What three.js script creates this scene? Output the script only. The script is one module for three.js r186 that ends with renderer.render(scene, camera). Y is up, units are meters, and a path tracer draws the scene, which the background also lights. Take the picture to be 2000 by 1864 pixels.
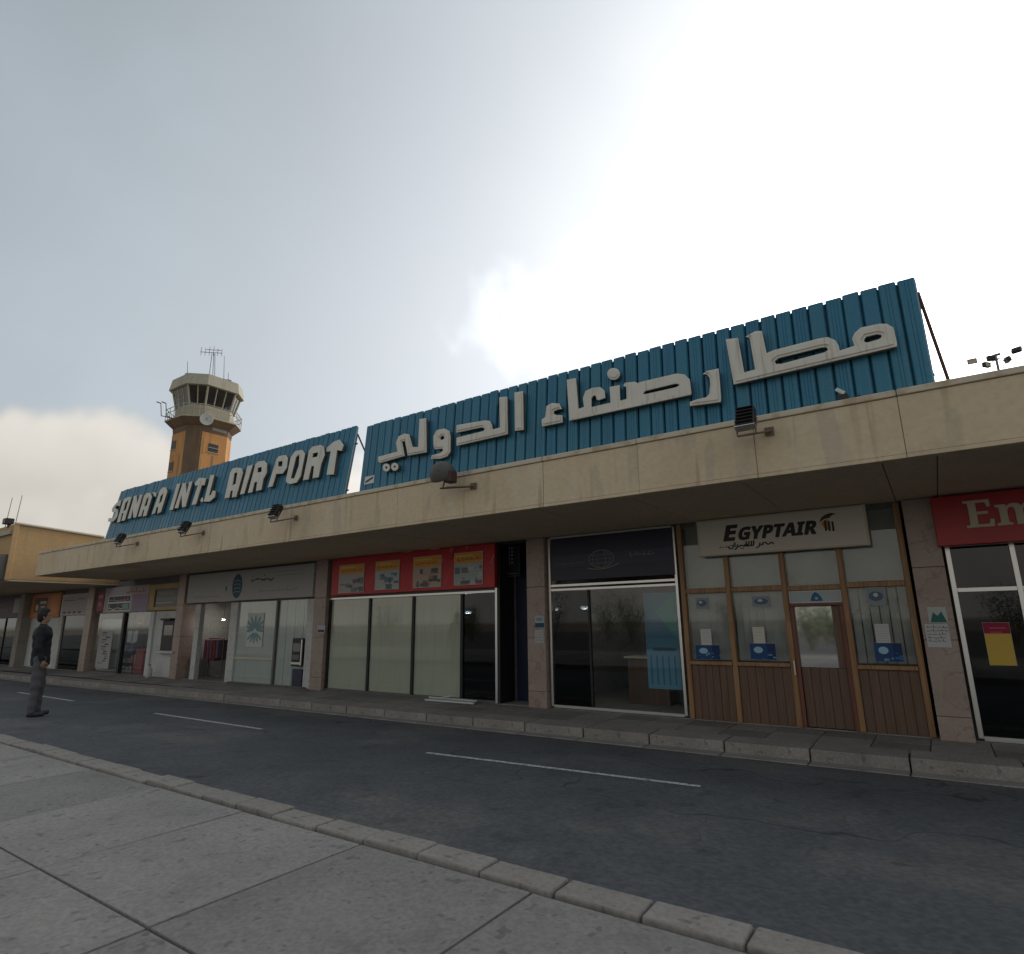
import * as THREE from 'three';
import { RoundedBoxGeometry } from 'three/addons/geometries/RoundedBoxGeometry.js';
import { mergeGeometries } from 'three/addons/utils/BufferGeometryUtils.js';
import { MarchingCubes } from 'three/addons/objects/MarchingCubes.js';
import { FontLoader } from 'three/addons/loaders/FontLoader.js';
import { TextGeometry } from 'three/addons/geometries/TextGeometry.js';

// ───────────────────────── camera ─────────────────────────
const scene = new THREE.Scene();
const FOCAL = 1177.9, EYE = 1.62;                       // focal length in photo pixels (2000 × 1864), eye height in metres
const camera = new THREE.PerspectiveCamera(2 * Math.atan(932 / FOCAL) * 180 / Math.PI, 1024 / 954, 0.1, 3000);
camera.rotation.order = 'YXZ';
camera.rotation.set(0.23808, 0.60090, -0.01169);
camera.position.set(0, EYE, 0);
camera.updateMatrixWorld(true);
const CQ = camera.quaternion.clone();
const ray = (x, y) => new THREE.Vector3((x - 1000) / FOCAL, -(y - 932) / FOCAL, -1).applyQuaternion(CQ);
const eye = new THREE.Vector3(0, EYE, 0);
const onZ = (x, y, Z) => { const d = ray(x, y); return eye.clone().addScaledVector(d, Z / d.z); };
const onX = (x, y, X) => { const d = ray(x, y); return eye.clone().addScaledVector(d, X / d.x); };
const onPlane = (x, y, O, N) => { const d = ray(x, y); return eye.clone().addScaledVector(d, O.clone().sub(eye).dot(N) / d.dot(N)); };

// ───────────────────────── random and noise ─────────────────────────
function rng(seed) { let s = seed >>> 0; return () => { s = (s + 0x6D2B79F5) >>> 0; let t = s; t = Math.imul(t ^ (t >>> 15), t | 1); t ^= t + Math.imul(t ^ (t >>> 7), t | 61); return ((t ^ (t >>> 14)) >>> 0) / 4294967296; }; }
const PERM = new Float32Array(65536); { const r = rng(77); for (let i = 0; i < 65536; i++) PERM[i] = r(); }
const wrap = (a, p) => ((a % p) + p) % p;
const lat = (x, y, p) => PERM[(wrap(x, p) * 251 + wrap(y, p) * 7919 + p * 13) & 65535];
function vnoise(x, y, p) {
  const xi = Math.floor(x), yi = Math.floor(y); let fx = x - xi, fy = y - yi; fx = fx * fx * (3 - 2 * fx); fy = fy * fy * (3 - 2 * fy);
  const a = lat(xi, yi, p), b = lat(xi + 1, yi, p), c = lat(xi, yi + 1, p), d = lat(xi + 1, yi + 1, p);
  return a + (b - a) * fx + (c - a) * fy + (a - b - c + d) * fx * fy;
}
function fbm(x, y, p, o) { let s = 0, a = 0.5, n = 0; for (let i = 0; i < o; i++) { s += a * vnoise(x, y, p); n += a; x *= 2; y *= 2; p *= 2; a *= 0.5; } return s / n; }
const sstep = (a, b, x) => { const t = Math.min(1, Math.max(0, (x - a) / (b - a))); return t * t * (3 - 2 * t); };
const lerp = (a, b, t) => a + (b - a) * t;

// ───────────────────────── sky and sun ─────────────────────────
const SUN = ray(1960, 500).normalize();
{
  const w = 1536, h = 768, data = new Float32Array(w * h * 4), DEG = 180 / Math.PI, sAz = Math.atan2(SUN.x, -SUN.z) * DEG, sEl = Math.asin(SUN.y) * DEG;
  for (let j = 0; j < h; j++) for (let i = 0; i < w; i++) {
    const q = (j * w + i) * 4, th = ((i + 0.5) / w - 0.5) * 2 * Math.PI, el = ((j + 0.5) / h - 0.5) * 180;
    if (el < -3) { data[q] = 0.20; data[q + 1] = 0.19; data[q + 2] = 0.17; data[q + 3] = 1; continue; }
    let az = Math.atan2(Math.cos(th), -Math.sin(th)) * DEG - sAz; az = wrap(az + 180, 360) - 180;
    const U = wrap(az + 180, 360) / 360, big = fbm(U * 14, el / 26 + 3, 14, 3), mid = fbm(U * 60 + big * 2, el / 6 + 9, 60, 4), fine = fbm(U * 150, el / 2.6 + 2, 150, 3);
    // veil of cloud with the sun behind it
    const ca = Math.cos(el / DEG), m = Math.hypot(az * 0.72, (el - sEl) * 0.86) + (big - 0.5) * 9 + (mid - 0.5) * 3;
    let glow = 0.88 * Math.exp(-Math.pow(m / 32, 2)) + 0.6 * Math.exp(-Math.pow(m / 18, 2)) + 3.0 * Math.exp(-Math.pow(m / 9, 2)) + 0.09 * sstep(78, 38, m);
    // brighter ragged cloud near the sun
    const cl = 1 - Math.pow((az + 27) / 21.5, 2) - Math.pow((el - 28.5) / 6.6, 2) + (mid - 0.5) * 1.3 + (fine - 0.5) * 0.55;
    glow += 0.26 * sstep(-0.15, 0.55, cl);
    const grey = (0.93 + 0.34 * (big - 0.5) + 0.14 * (mid - 0.5)) * (1 - 0.13 * sstep(18, 50, el)), hor = sstep(50, 5, el) * 0.05;
    let r = 0.405 * grey + hor * 1.1, g = 0.475 * grey + hor, b = 0.530 * grey + hor;
    // cumulus bank along the horizon
    const topE = 15.2 + (big - 0.5) * 9 + (mid - 0.5) * 6 + (fine - 0.5) * 2.4, inside = sstep(1.6, -1.2, el - topE), rim = sstep(5, 0, topE - el) * inside;
    const body = 0.575 + 0.16 * (mid - 0.5) + 0.12 * (fine - 0.5) + 0.085 * rim;
    r = lerp(r, body * 1.07, inside * 0.92); g = lerp(g, body * 1.01, inside * 0.92); b = lerp(b, body * 0.90, inside * 0.92);
    r += glow * 1.0; g += glow * 0.975; b += glow * 0.985;
    data[q] = r; data[q + 1] = g; data[q + 2] = b; data[q + 3] = 1;
  }
  const t = new THREE.DataTexture(data, w, h, THREE.RGBAFormat, THREE.FloatType);
  t.mapping = THREE.EquirectangularReflectionMapping; t.magFilter = t.minFilter = THREE.LinearFilter; t.needsUpdate = true;
  scene.background = t; scene.environment = t;
}
const sun = new THREE.DirectionalLight(new THREE.Color(1, 0.94, 0.85), 1.4);
sun.position.copy(SUN).multiplyScalar(120); sun.castShadow = true; sun.shadow.radius = 22; sun.shadow.mapSize.set(2048, 2048);
Object.assign(sun.shadow.camera, { left: -70, right: 40, top: 50, bottom: -40, near: 1, far: 320 });
scene.add(sun, sun.target);
const renderer = new THREE.WebGLRenderer({ antialias: true });
renderer.toneMapping = THREE.LinearToneMapping;
renderer.toneMappingExposure = 1.0;
renderer.shadowMap.enabled = true;

// ───────────────────────── textures and materials ─────────────────────────
function tex(size, fn, { srgb = true, metres = 1 } = {}) {
  const [w, h] = Array.isArray(size) ? size : [size, size], d = new Uint8Array(w * h * 4);
  for (let j = 0; j < h; j++) for (let i = 0; i < w; i++) {
    const c = fn(i / w, j / h), q = (j * w + i) * 4;
    for (let k = 0; k < 3; k++) d[q + k] = Math.max(0, Math.min(255, (c.length ? c[k] : c) * 255)); d[q + 3] = 255;
  }
  const t = new THREE.DataTexture(d, w, h); t.wrapS = t.wrapT = THREE.RepeatWrapping; t.magFilter = THREE.LinearFilter; t.minFilter = THREE.LinearMipmapLinearFilter; t.generateMipmaps = true;
  if (srgb) t.colorSpace = THREE.SRGBColorSpace; t.repeat.set(1 / (metres.length ? metres[0] : metres), 1 / (metres.length ? metres[1] : metres)); t.needsUpdate = true; return t;
}
const toS = v => v <= 0.0031308 ? v * 12.92 : 1.055 * Math.pow(v, 1 / 2.4) - 0.055;
const mix3 = (a, b, t) => [lerp(a[0], b[0], t), lerp(a[1], b[1], t), lerp(a[2], b[2], t)];
const lin = (r, g, b) => [toS(r), toS(g), toS(b)];
const std = (o) => new THREE.MeshStandardMaterial({ roughness: 0.8, ...o });
const col = (r, g, b) => new THREE.Color().setRGB(r, g, b);
const plain = (r, g, b, rough = 0.7, metal = 0) => std({ color: col(r, g, b), roughness: rough, metalness: metal });

const M = {};
{
  const A = lin(0.635, 0.50, 0.335), A2 = lin(0.575, 0.445, 0.295), rust = lin(0.40, 0.27, 0.15), pale = lin(0.65, 0.55, 0.41);
  M.fascia = std({ map: tex([1024, 512], (u, v) => {
    const streak = fbm(u * 90, v * 2, 90, 3), s2 = fbm(u * 24 + 4, v * 1.5, 24, 3), blot = fbm(u * 10, v * 5, 10, 5), f = fbm(u * 160, v * 80, 160, 2);
    let c = mix3(A, A2, sstep(0.45, 0.75, blot) * 0.7); c = mix3(c, pale, sstep(0.55, 0.8, s2) * 0.4);
    c = mix3(c, rust, sstep(0.56, 0.80, streak) * sstep(0.42, 0.62, s2) * 0.55); c = mix3(c, lin(0.42, 0.35, 0.26), sstep(0.60, 0.72, fbm(u * 44 + 11, v * 3, 44, 3)) * 0.35); return c.map(x => x * (0.965 + 0.07 * f));
  }, { metres: [8, 3] }), roughness: 0.75 });
  M.coping = std({ map: tex(512, (u, v) => { const b = fbm(u * 20, v * 20, 20, 4); return mix3(lin(0.60, 0.51, 0.39), lin(0.42, 0.31, 0.18), sstep(0.5, 0.78, b) * 0.75); }, { metres: 3 }), roughness: 0.8 });
  M.soffit = std({ map: tex(512, (u, v) => { const b = fbm(u * 6, v * 6, 6, 5), f = fbm(u * 70, v * 70, 70, 2); return mix3(lin(0.61, 0.48, 0.33), lin(0.55, 0.43, 0.29), b).map(x => x * (0.95 + 0.1 * f)); }, { metres: 3 }), roughness: 0.9 });
  M.blue = std({ map: tex(512, (u, v) => { const b = fbm(u * 4, v * 4, 4, 5), s = fbm(u * 60, v * 3, 60, 3), f = fbm(u * 90, v * 90, 90, 2); let c = mix3(lin(0.024, 0.154, 0.245), lin(0.040, 0.193, 0.285), b); c = mix3(c, lin(0.12, 0.22, 0.27), sstep(0.55, 0.85, s) * 0.25); return c.map(x => x * (0.94 + 0.12 * f)); }, { metres: [1.7, 1.7] }), roughness: 0.42, metalness: 0.1 });
  M.blueFade = [[1, 1, 1], [1.25, 0.98, 0.94], [0.9, 0.93, 0.97]].map(c => std({ map: M.blue.map, color: col(...c.map(x => Math.min(1, x * 0.95))), roughness: 0.42, metalness: 0.1 }));   // panels repainted at different times
  M.blueDark = plain(0.012, 0.045, 0.085, 0.6);
  M.letter = std({ map: tex(512, (u, v) => { const b = fbm(u * 8, v * 8, 8, 5), s = fbm(u * 50, v * 3, 50, 3); return mix3(mix3(lin(0.70, 0.66, 0.575), lin(0.61, 0.565, 0.485), b), lin(0.36, 0.29, 0.20), sstep(0.58, 0.85, s) * 0.45); }, { metres: 1.5 }), roughness: 0.6 });
  M.letterReturn = plain(0.10, 0.085, 0.07, 0.7);
  M.asphalt = std({ map: tex(1024, (u, v) => {
    const b = fbm(u * 5, v * 5, 5, 4), f = fbm(u * 300, v * 300, 300, 2), p = fbm(u * 22 + 3, v * 22, 22, 3), st = fbm(u * 30 + 7, v * 30, 30, 3);
    let g = 0.092 + 0.045 * (b - 0.5) + 0.030 * (p - 0.5);
    const wx = u + (p - 0.5) * 0.02, wy = v + (b - 0.5) * 0.02, c1 = Math.abs(fbm(wx * 4 + 1, wy * 4 + 5, 4, 4) - 0.5), c2 = Math.abs(fbm(wx * 9 + 2, wy * 9 + 8, 9, 3) - 0.47);
    g *= 1 - 0.55 * sstep(0.0035, 0.0005, c1) - 0.4 * sstep(0.0035, 0.0008, c2) * sstep(0.5, 0.6, b);        // cracks
    g *= 1 - 0.25 * sstep(0.72, 0.82, st);                                                                    // oil drips
    const dustc = sstep(0.52, 0.75, b + (p - 0.5) * 0.5) * 0.5;
    return mix3(lin(g * 0.97, g * 0.99, g * 1.04), lin(g * 1.35, g * 1.22, g * 1.05), dustc).map(x => x * (0.84 + 0.32 * f));
  }, { metres: 8.5 }), bumpMap: tex(512, (u, v) => fbm(u * 180, v * 180, 180, 2), { srgb: false, metres: 2 }), bumpScale: 0.004, roughness: 0.86 });
  const conc = (a, b, seed) => tex(512, (u, v) => { const n = fbm(u * 5 + seed, v * 5, 5, 5), f = fbm(u * 120, v * 120, 120, 2), st = fbm(u * 9 + seed * 3, v * 9, 9, 4); return mix3(mix3(a, b, n), b.map(x => x * 0.75), sstep(0.6, 0.85, st) * 0.22).map(x => x * (0.90 + 0.20 * f) * (1 - 0.16 * sstep(0.74, 0.82, fbm(u * 46 + seed, v * 46, 46, 2)))); }, { metres: 2 });
  M.slab = [0, 1, 2].map(i => std({ map: conc(lin(0.31 - i * 0.045, 0.285 - i * 0.042, 0.255 - i * 0.036), lin(0.235 - i * 0.03, 0.215 - i * 0.028, 0.195 - i * 0.024), i * 7.3), roughness: 0.9 }));
  M.kerb = [0, 1].map(i => std({ map: conc(lin(0.34 - i * 0.05, 0.305 - i * 0.045, 0.27 - i * 0.04), lin(0.24, 0.21, 0.185), 31 + i * 5), roughness: 0.9 }));
  M.joint = plain(0.09, 0.085, 0.08, 0.95);
  M.dust = std({ map: conc(lin(0.30, 0.25, 0.19), lin(0.22, 0.18, 0.14), 3), roughness: 0.95 });
  M.paint = std({ map: tex(256, (u, v) => { const f = fbm(u * 40, v * 40, 40, 3); return mix3(lin(0.62, 0.62, 0.60), lin(0.10, 0.10, 0.10), sstep(0.54, 0.70, f)); }, { metres: 0.6 }), roughness: 0.7 });
  M.marble = [0, 1].map(i => std({ map: tex(512, (u, v) => { const w1 = fbm(u * 4 + i * 3, v * 4, 4, 5), vein = Math.abs(fbm(u * 6 + w1 * 1.5, v * 6 + i * 9, 6, 5) - 0.5), f = fbm(u * 60, v * 60, 60, 2); let c = mix3(lin(0.40, 0.315, 0.27), lin(0.30, 0.21, 0.175), w1); c = mix3(c, lin(0.20, 0.12, 0.10), sstep(0.035, 0.0, vein) * 0.55); return c.map(x => x * (0.95 + 0.1 * f)); }, { metres: 1.3 }), roughness: 0.35 }));
  const woodT = (a, b, seed) => tex([256, 512], (u, v) => { const g = fbm(u * 26 + fbm(u * 3, v * 2, 3, 3) * 2.5, v * 2 + seed, 26, 4), f = fbm(u * 90, v * 6, 90, 2); return mix3(a, b, sstep(0.25, 0.8, g)).map(x => x * (0.9 + 0.2 * f)); }, { metres: [0.5, 1.6] });
  M.wood = [0, 1, 2].map(i => std({ map: woodT(lin(0.165 - i * 0.012, 0.092 - i * 0.006, 0.056), lin(0.125, 0.067, 0.042), i * 2.7), roughness: 0.5 }));
  M.oak = std({ map: woodT(lin(0.36, 0.20, 0.085), lin(0.235, 0.12, 0.05), 5), roughness: 0.45 });
  M.redwood = std({ map: woodT(lin(0.20, 0.062, 0.038), lin(0.13, 0.042, 0.027), 8), roughness: 0.45 });
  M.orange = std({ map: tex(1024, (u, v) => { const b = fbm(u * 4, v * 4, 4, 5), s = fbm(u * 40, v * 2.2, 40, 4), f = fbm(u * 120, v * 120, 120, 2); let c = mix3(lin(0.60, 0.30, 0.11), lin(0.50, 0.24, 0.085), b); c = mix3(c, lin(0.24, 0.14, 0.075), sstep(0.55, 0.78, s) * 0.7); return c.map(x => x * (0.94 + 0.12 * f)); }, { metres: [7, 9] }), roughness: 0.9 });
  M.darkBrown = std({ map: tex(512, (u, v) => { const s = fbm(u * 30, v * 2, 30, 4), b = fbm(u * 5, v * 5, 5, 4); return mix3(mix3(lin(0.20, 0.135, 0.08), lin(0.12, 0.08, 0.055), b), lin(0.30, 0.18, 0.09), sstep(0.6, 0.8, s) * 0.6); }, { metres: [4, 8] }), roughness: 0.9 });
  M.wing = std({ map: tex(512, (u, v) => { const b = fbm(u * 4, v * 4, 4, 5), s = fbm(u * 30, v * 2, 30, 3), f = fbm(u * 90, v * 90, 90, 2); let c = mix3(lin(0.50, 0.325, 0.16), lin(0.44, 0.285, 0.14), b); c = mix3(c, lin(0.36, 0.24, 0.13), sstep(0.6, 0.85, s) * 0.4); return c.map(x => x * (0.96 + 0.08 * f)); }, { metres: 5 }), roughness: 0.9 });
  M.cab = std({ map: tex(512, (u, v) => { const b = fbm(u * 6, v * 6, 6, 5), s = fbm(u * 40, v * 3, 40, 3); return mix3(mix3(lin(0.46, 0.425, 0.33), lin(0.40, 0.36, 0.27), b), lin(0.27, 0.23, 0.16), sstep(0.58, 0.85, s) * 0.5); }, { metres: 4 }), roughness: 0.8 });
  M.plaster = std({ map: conc(lin(0.34, 0.31, 0.27), lin(0.27, 0.245, 0.215), 17), roughness: 0.9 });
  M.darkWall = std({ map: conc(lin(0.20, 0.19, 0.18), lin(0.15, 0.145, 0.14), 21), roughness: 0.9 });
  M.midWall = std({ map: conc(lin(0.30, 0.285, 0.26), lin(0.24, 0.23, 0.21), 23), roughness: 0.9 });
  M.roof = std({ map: conc(lin(0.26, 0.24, 0.21), lin(0.19, 0.17, 0.15), 13), roughness: 0.95 });
  M.film = std({ map: tex(512, (u, v) => { const s = fbm(u * 36, v * 1.2, 36, 3), b = fbm(u * 4, v * 4, 4, 4); return mix3(mix3(lin(0.60, 0.58, 0.475), lin(0.53, 0.515, 0.42), b), lin(0.46, 0.45, 0.37), sstep(0.5, 0.85, s) * 0.5); }, { metres: 1.6 }), roughness: 0.7 });
  M.filmPale = std({ map: tex(512, (u, v) => { const s = fbm(u * 40 + 3, v * 1.2, 40, 3), b = fbm(u * 4, v * 4 + 2, 4, 4); return mix3(mix3(lin(0.62, 0.63, 0.61), lin(0.54, 0.555, 0.54), b), lin(0.45, 0.47, 0.46), sstep(0.5, 0.85, s) * 0.4); }, { metres: 1.6 }), roughness: 0.6 });
  M.blind = std({ map: tex(256, (u, v) => { const b = fbm(u * 8, v * 8, 8, 4); return mix3(lin(0.42, 0.42, 0.41), lin(0.35, 0.35, 0.345), b); }, { metres: 1 }), roughness: 0.85 });
  M.alu = std({ color: col(0.72, 0.71, 0.69), roughness: 0.32, metalness: 0.85 });
  M.whitePaint = std({ map: conc(lin(0.60, 0.60, 0.58), lin(0.48, 0.48, 0.46), 41), roughness: 0.6 });
  M.black = plain(0.012, 0.012, 0.013, 0.5);
  M.blackMetal = plain(0.022, 0.018, 0.017, 0.45, 0.3);
  M.greyMetal = plain(0.16, 0.155, 0.145, 0.5, 0.5);
  M.rustPipe = plain(0.13, 0.055, 0.035, 0.7);
  M.bracket = plain(0.17, 0.12, 0.08, 0.6, 0.3);
  M.gold = std({ map: conc(lin(0.46, 0.32, 0.10), lin(0.34, 0.22, 0.07), 51), roughness: 0.45 });
  M.glass = new THREE.MeshPhysicalMaterial({ color: col(0.93, 0.95, 0.94), transmission: 1, thickness: 0, roughness: 0.02, ior: 1.5 });
  M.tint = new THREE.MeshPhysicalMaterial({ color: col(0.28, 0.31, 0.34), transmission: 1, thickness: 0, roughness: 0.02, ior: 1.5 });
  M.mirrorGlass = new THREE.MeshPhysicalMaterial({ color: col(0.55, 0.56, 0.55), metalness: 0.9, roughness: 0.04 });
  M.lens = std({ color: col(0.25, 0.25, 0.24), roughness: 0.15, metalness: 0.2 });
  M.teal = plain(0.03, 0.16, 0.22, 0.4); M.tealPale = plain(0.10, 0.27, 0.34, 0.45); M.navy = plain(0.020, 0.026, 0.060, 0.4);
  M.red = std({ map: tex(256, (u, v) => { const b = fbm(u * 6, v * 6, 6, 4); return mix3(lin(0.44, 0.014, 0.020), lin(0.36, 0.012, 0.016), b); }, { metres: 2 }), roughness: 0.35 });
  M.paper = plain(0.62, 0.62, 0.58, 0.9); M.cream = plain(0.55, 0.50, 0.38, 0.7);
  M.orangeBoard = plain(0.55, 0.20, 0.035, 0.5); M.maroon = plain(0.10, 0.018, 0.03, 0.6);
}

// ───────────────────────── object helpers ─────────────────────────
const used = new Map();
const numbered = n => { const k = used.get(n) || 0; used.set(n, k + 1); return k ? `${n}_${String(k).padStart(3, '0')}` : n; };
const origin = new WeakMap();
function thing(name, label, category, base = [0, 0, 0], group) {
  const o = new THREE.Group(); o.name = numbered(name); o.position.set(...base); o.userData = { label, category }; if (group) o.userData.group = group;
  origin.set(o, new THREE.Vector3(...base)); scene.add(o); return o;
}
function structure(name, geo, mat) { const m = new THREE.Mesh(geo, mat); m.name = numbered(name); m.userData = { kind: 'structure' }; m.castShadow = m.receiveShadow = true; origin.set(m, new THREE.Vector3()); scene.add(m); return m; }
function uvBox(g, off = 0) {                                   // uv in metres from the dominant axis of each face
  if (g.index) g = g.toNonIndexed();
  const p = g.attributes.position, n = g.attributes.normal, uv = new Float32Array(p.count * 2);
  for (let i = 0; i < p.count; i++) {
    const ax = Math.abs(n.getX(i)), ay = Math.abs(n.getY(i)), az = Math.abs(n.getZ(i)); let a, b;
    if (az >= ax && az >= ay) { a = p.getX(i); b = p.getY(i); } else if (ax >= ay) { a = p.getZ(i); b = p.getY(i); } else { a = p.getX(i); b = p.getZ(i); }
    uv[i * 2] = a + off; uv[i * 2 + 1] = b + off * 0.37;
  }
  g.setAttribute('uv', new THREE.BufferAttribute(uv, 2)); return g;
}
function part(parent, name, geo, mat, keepUv = false) {        // geometry in world metres, moved into its parent's frame
  if (!keepUv) geo = uvBox(geo);
  const o = origin.get(parent); geo.translate(-o.x, -o.y, -o.z);
  const m = new THREE.Mesh(geo, mat); m.name = name; m.castShadow = m.receiveShadow = true; origin.set(m, o); parent.add(m); return m;
}
function group(parent, name, label) { const g = new THREE.Group(); g.name = name; if (label) g.userData = { label }; origin.set(g, origin.get(parent)); parent.add(g); return g; }
function bx(x0, x1, y0, y1, z0, z1, r = 0) {
  if (x1 < x0) [x0, x1] = [x1, x0]; if (y1 < y0) [y0, y1] = [y1, y0]; if (z1 < z0) [z0, z1] = [z1, z0];
  const w = x1 - x0, h = y1 - y0, d = z1 - z0; r = Math.min(r, w * 0.45, h * 0.45, d * 0.45);
  const g = r > 0 ? new RoundedBoxGeometry(w, h, d, 1, r) : new THREE.BoxGeometry(w, h, d);
  g.translate((x0 + x1) / 2, (y0 + y1) / 2, (z0 + z1) / 2); return g;
}
function rod(a, b, r, seg = 8, r2 = r) {
  a = a.isVector3 ? a : new THREE.Vector3(...a); b = b.isVector3 ? b : new THREE.Vector3(...b);
  const d = b.clone().sub(a), g = new THREE.CylinderGeometry(r2, r, d.length(), seg);
  g.applyQuaternion(new THREE.Quaternion().setFromUnitVectors(new THREE.Vector3(0, 1, 0), d.clone().normalize())); g.translate((a.x + b.x) / 2, (a.y + b.y) / 2, (a.z + b.z) / 2); return g;
}
const merge = list => mergeGeometries(list.map(g => { g = g.index ? g.toNonIndexed() : g; for (const k of Object.keys(g.attributes)) if (!['position', 'normal', 'uv'].includes(k)) g.deleteAttribute(k); return g; }));
function canvasMat(w, h, draw, rough = 0.5) {
  const c = document.createElement('canvas'); c.width = w; c.height = h; const x = c.getContext('2d'); draw(x, w, h);
  const t = new THREE.CanvasTexture(c); t.colorSpace = THREE.SRGBColorSpace; t.anisotropy = 8; return std({ map: t, roughness: rough });
}
function sheet(x0, x1, y0, y1, z) { const g = new THREE.PlaneGeometry(x1 - x0, y1 - y0); g.translate((x0 + x1) / 2, (y0 + y1) / 2, z); return g; }
function board(name, label, cat, x0, x1, y0, y1, z0, z1, side, face, grp) {   // a printed board: body and printed face
  const t = thing(name, label, cat, [(x0 + x1) / 2, y0, (z0 + z1) / 2], grp);
  part(t, 'body', bx(x0, x1, y0, y1, z0, z1, 0.006), side);
  part(t, 'printed_face', sheet(x0 + 0.008, x1 - 0.008, y0 + 0.008, y1 - 0.008, z1 + 0.003), face, true);
  return t;
}

// ───────────────────────── levels of the place ─────────────────────────
const W = -9.83, ZF = -7.05, SOF = 3.205, PAVE = 0.13;         // shop front plane, canopy face plane, soffit height, pavement height
const SLOPE = 0.05, ZK0 = -8.0;                                // the road rises gently away from the terminal
const roadY = z => (z - ZK0) * SLOPE;
const GN = new THREE.Vector3(0, 1, -SLOPE).normalize(), GO = new THREE.Vector3(0, 0, ZK0);
const onRoad = (x, y) => onPlane(x, y, GO, GN);
const kerbZ = x => -8.34 - 0.019 * x * (x < 0 ? 1 : 0.3) - (x < 0 ? 0 : 0);
const nearA = onRoad(0, 1449), nearB = onRoad(960, 1742);
const NEARZ = (nearA.z + nearB.z) / 2, NY = roadY(NEARZ) + 0.11;

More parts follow.
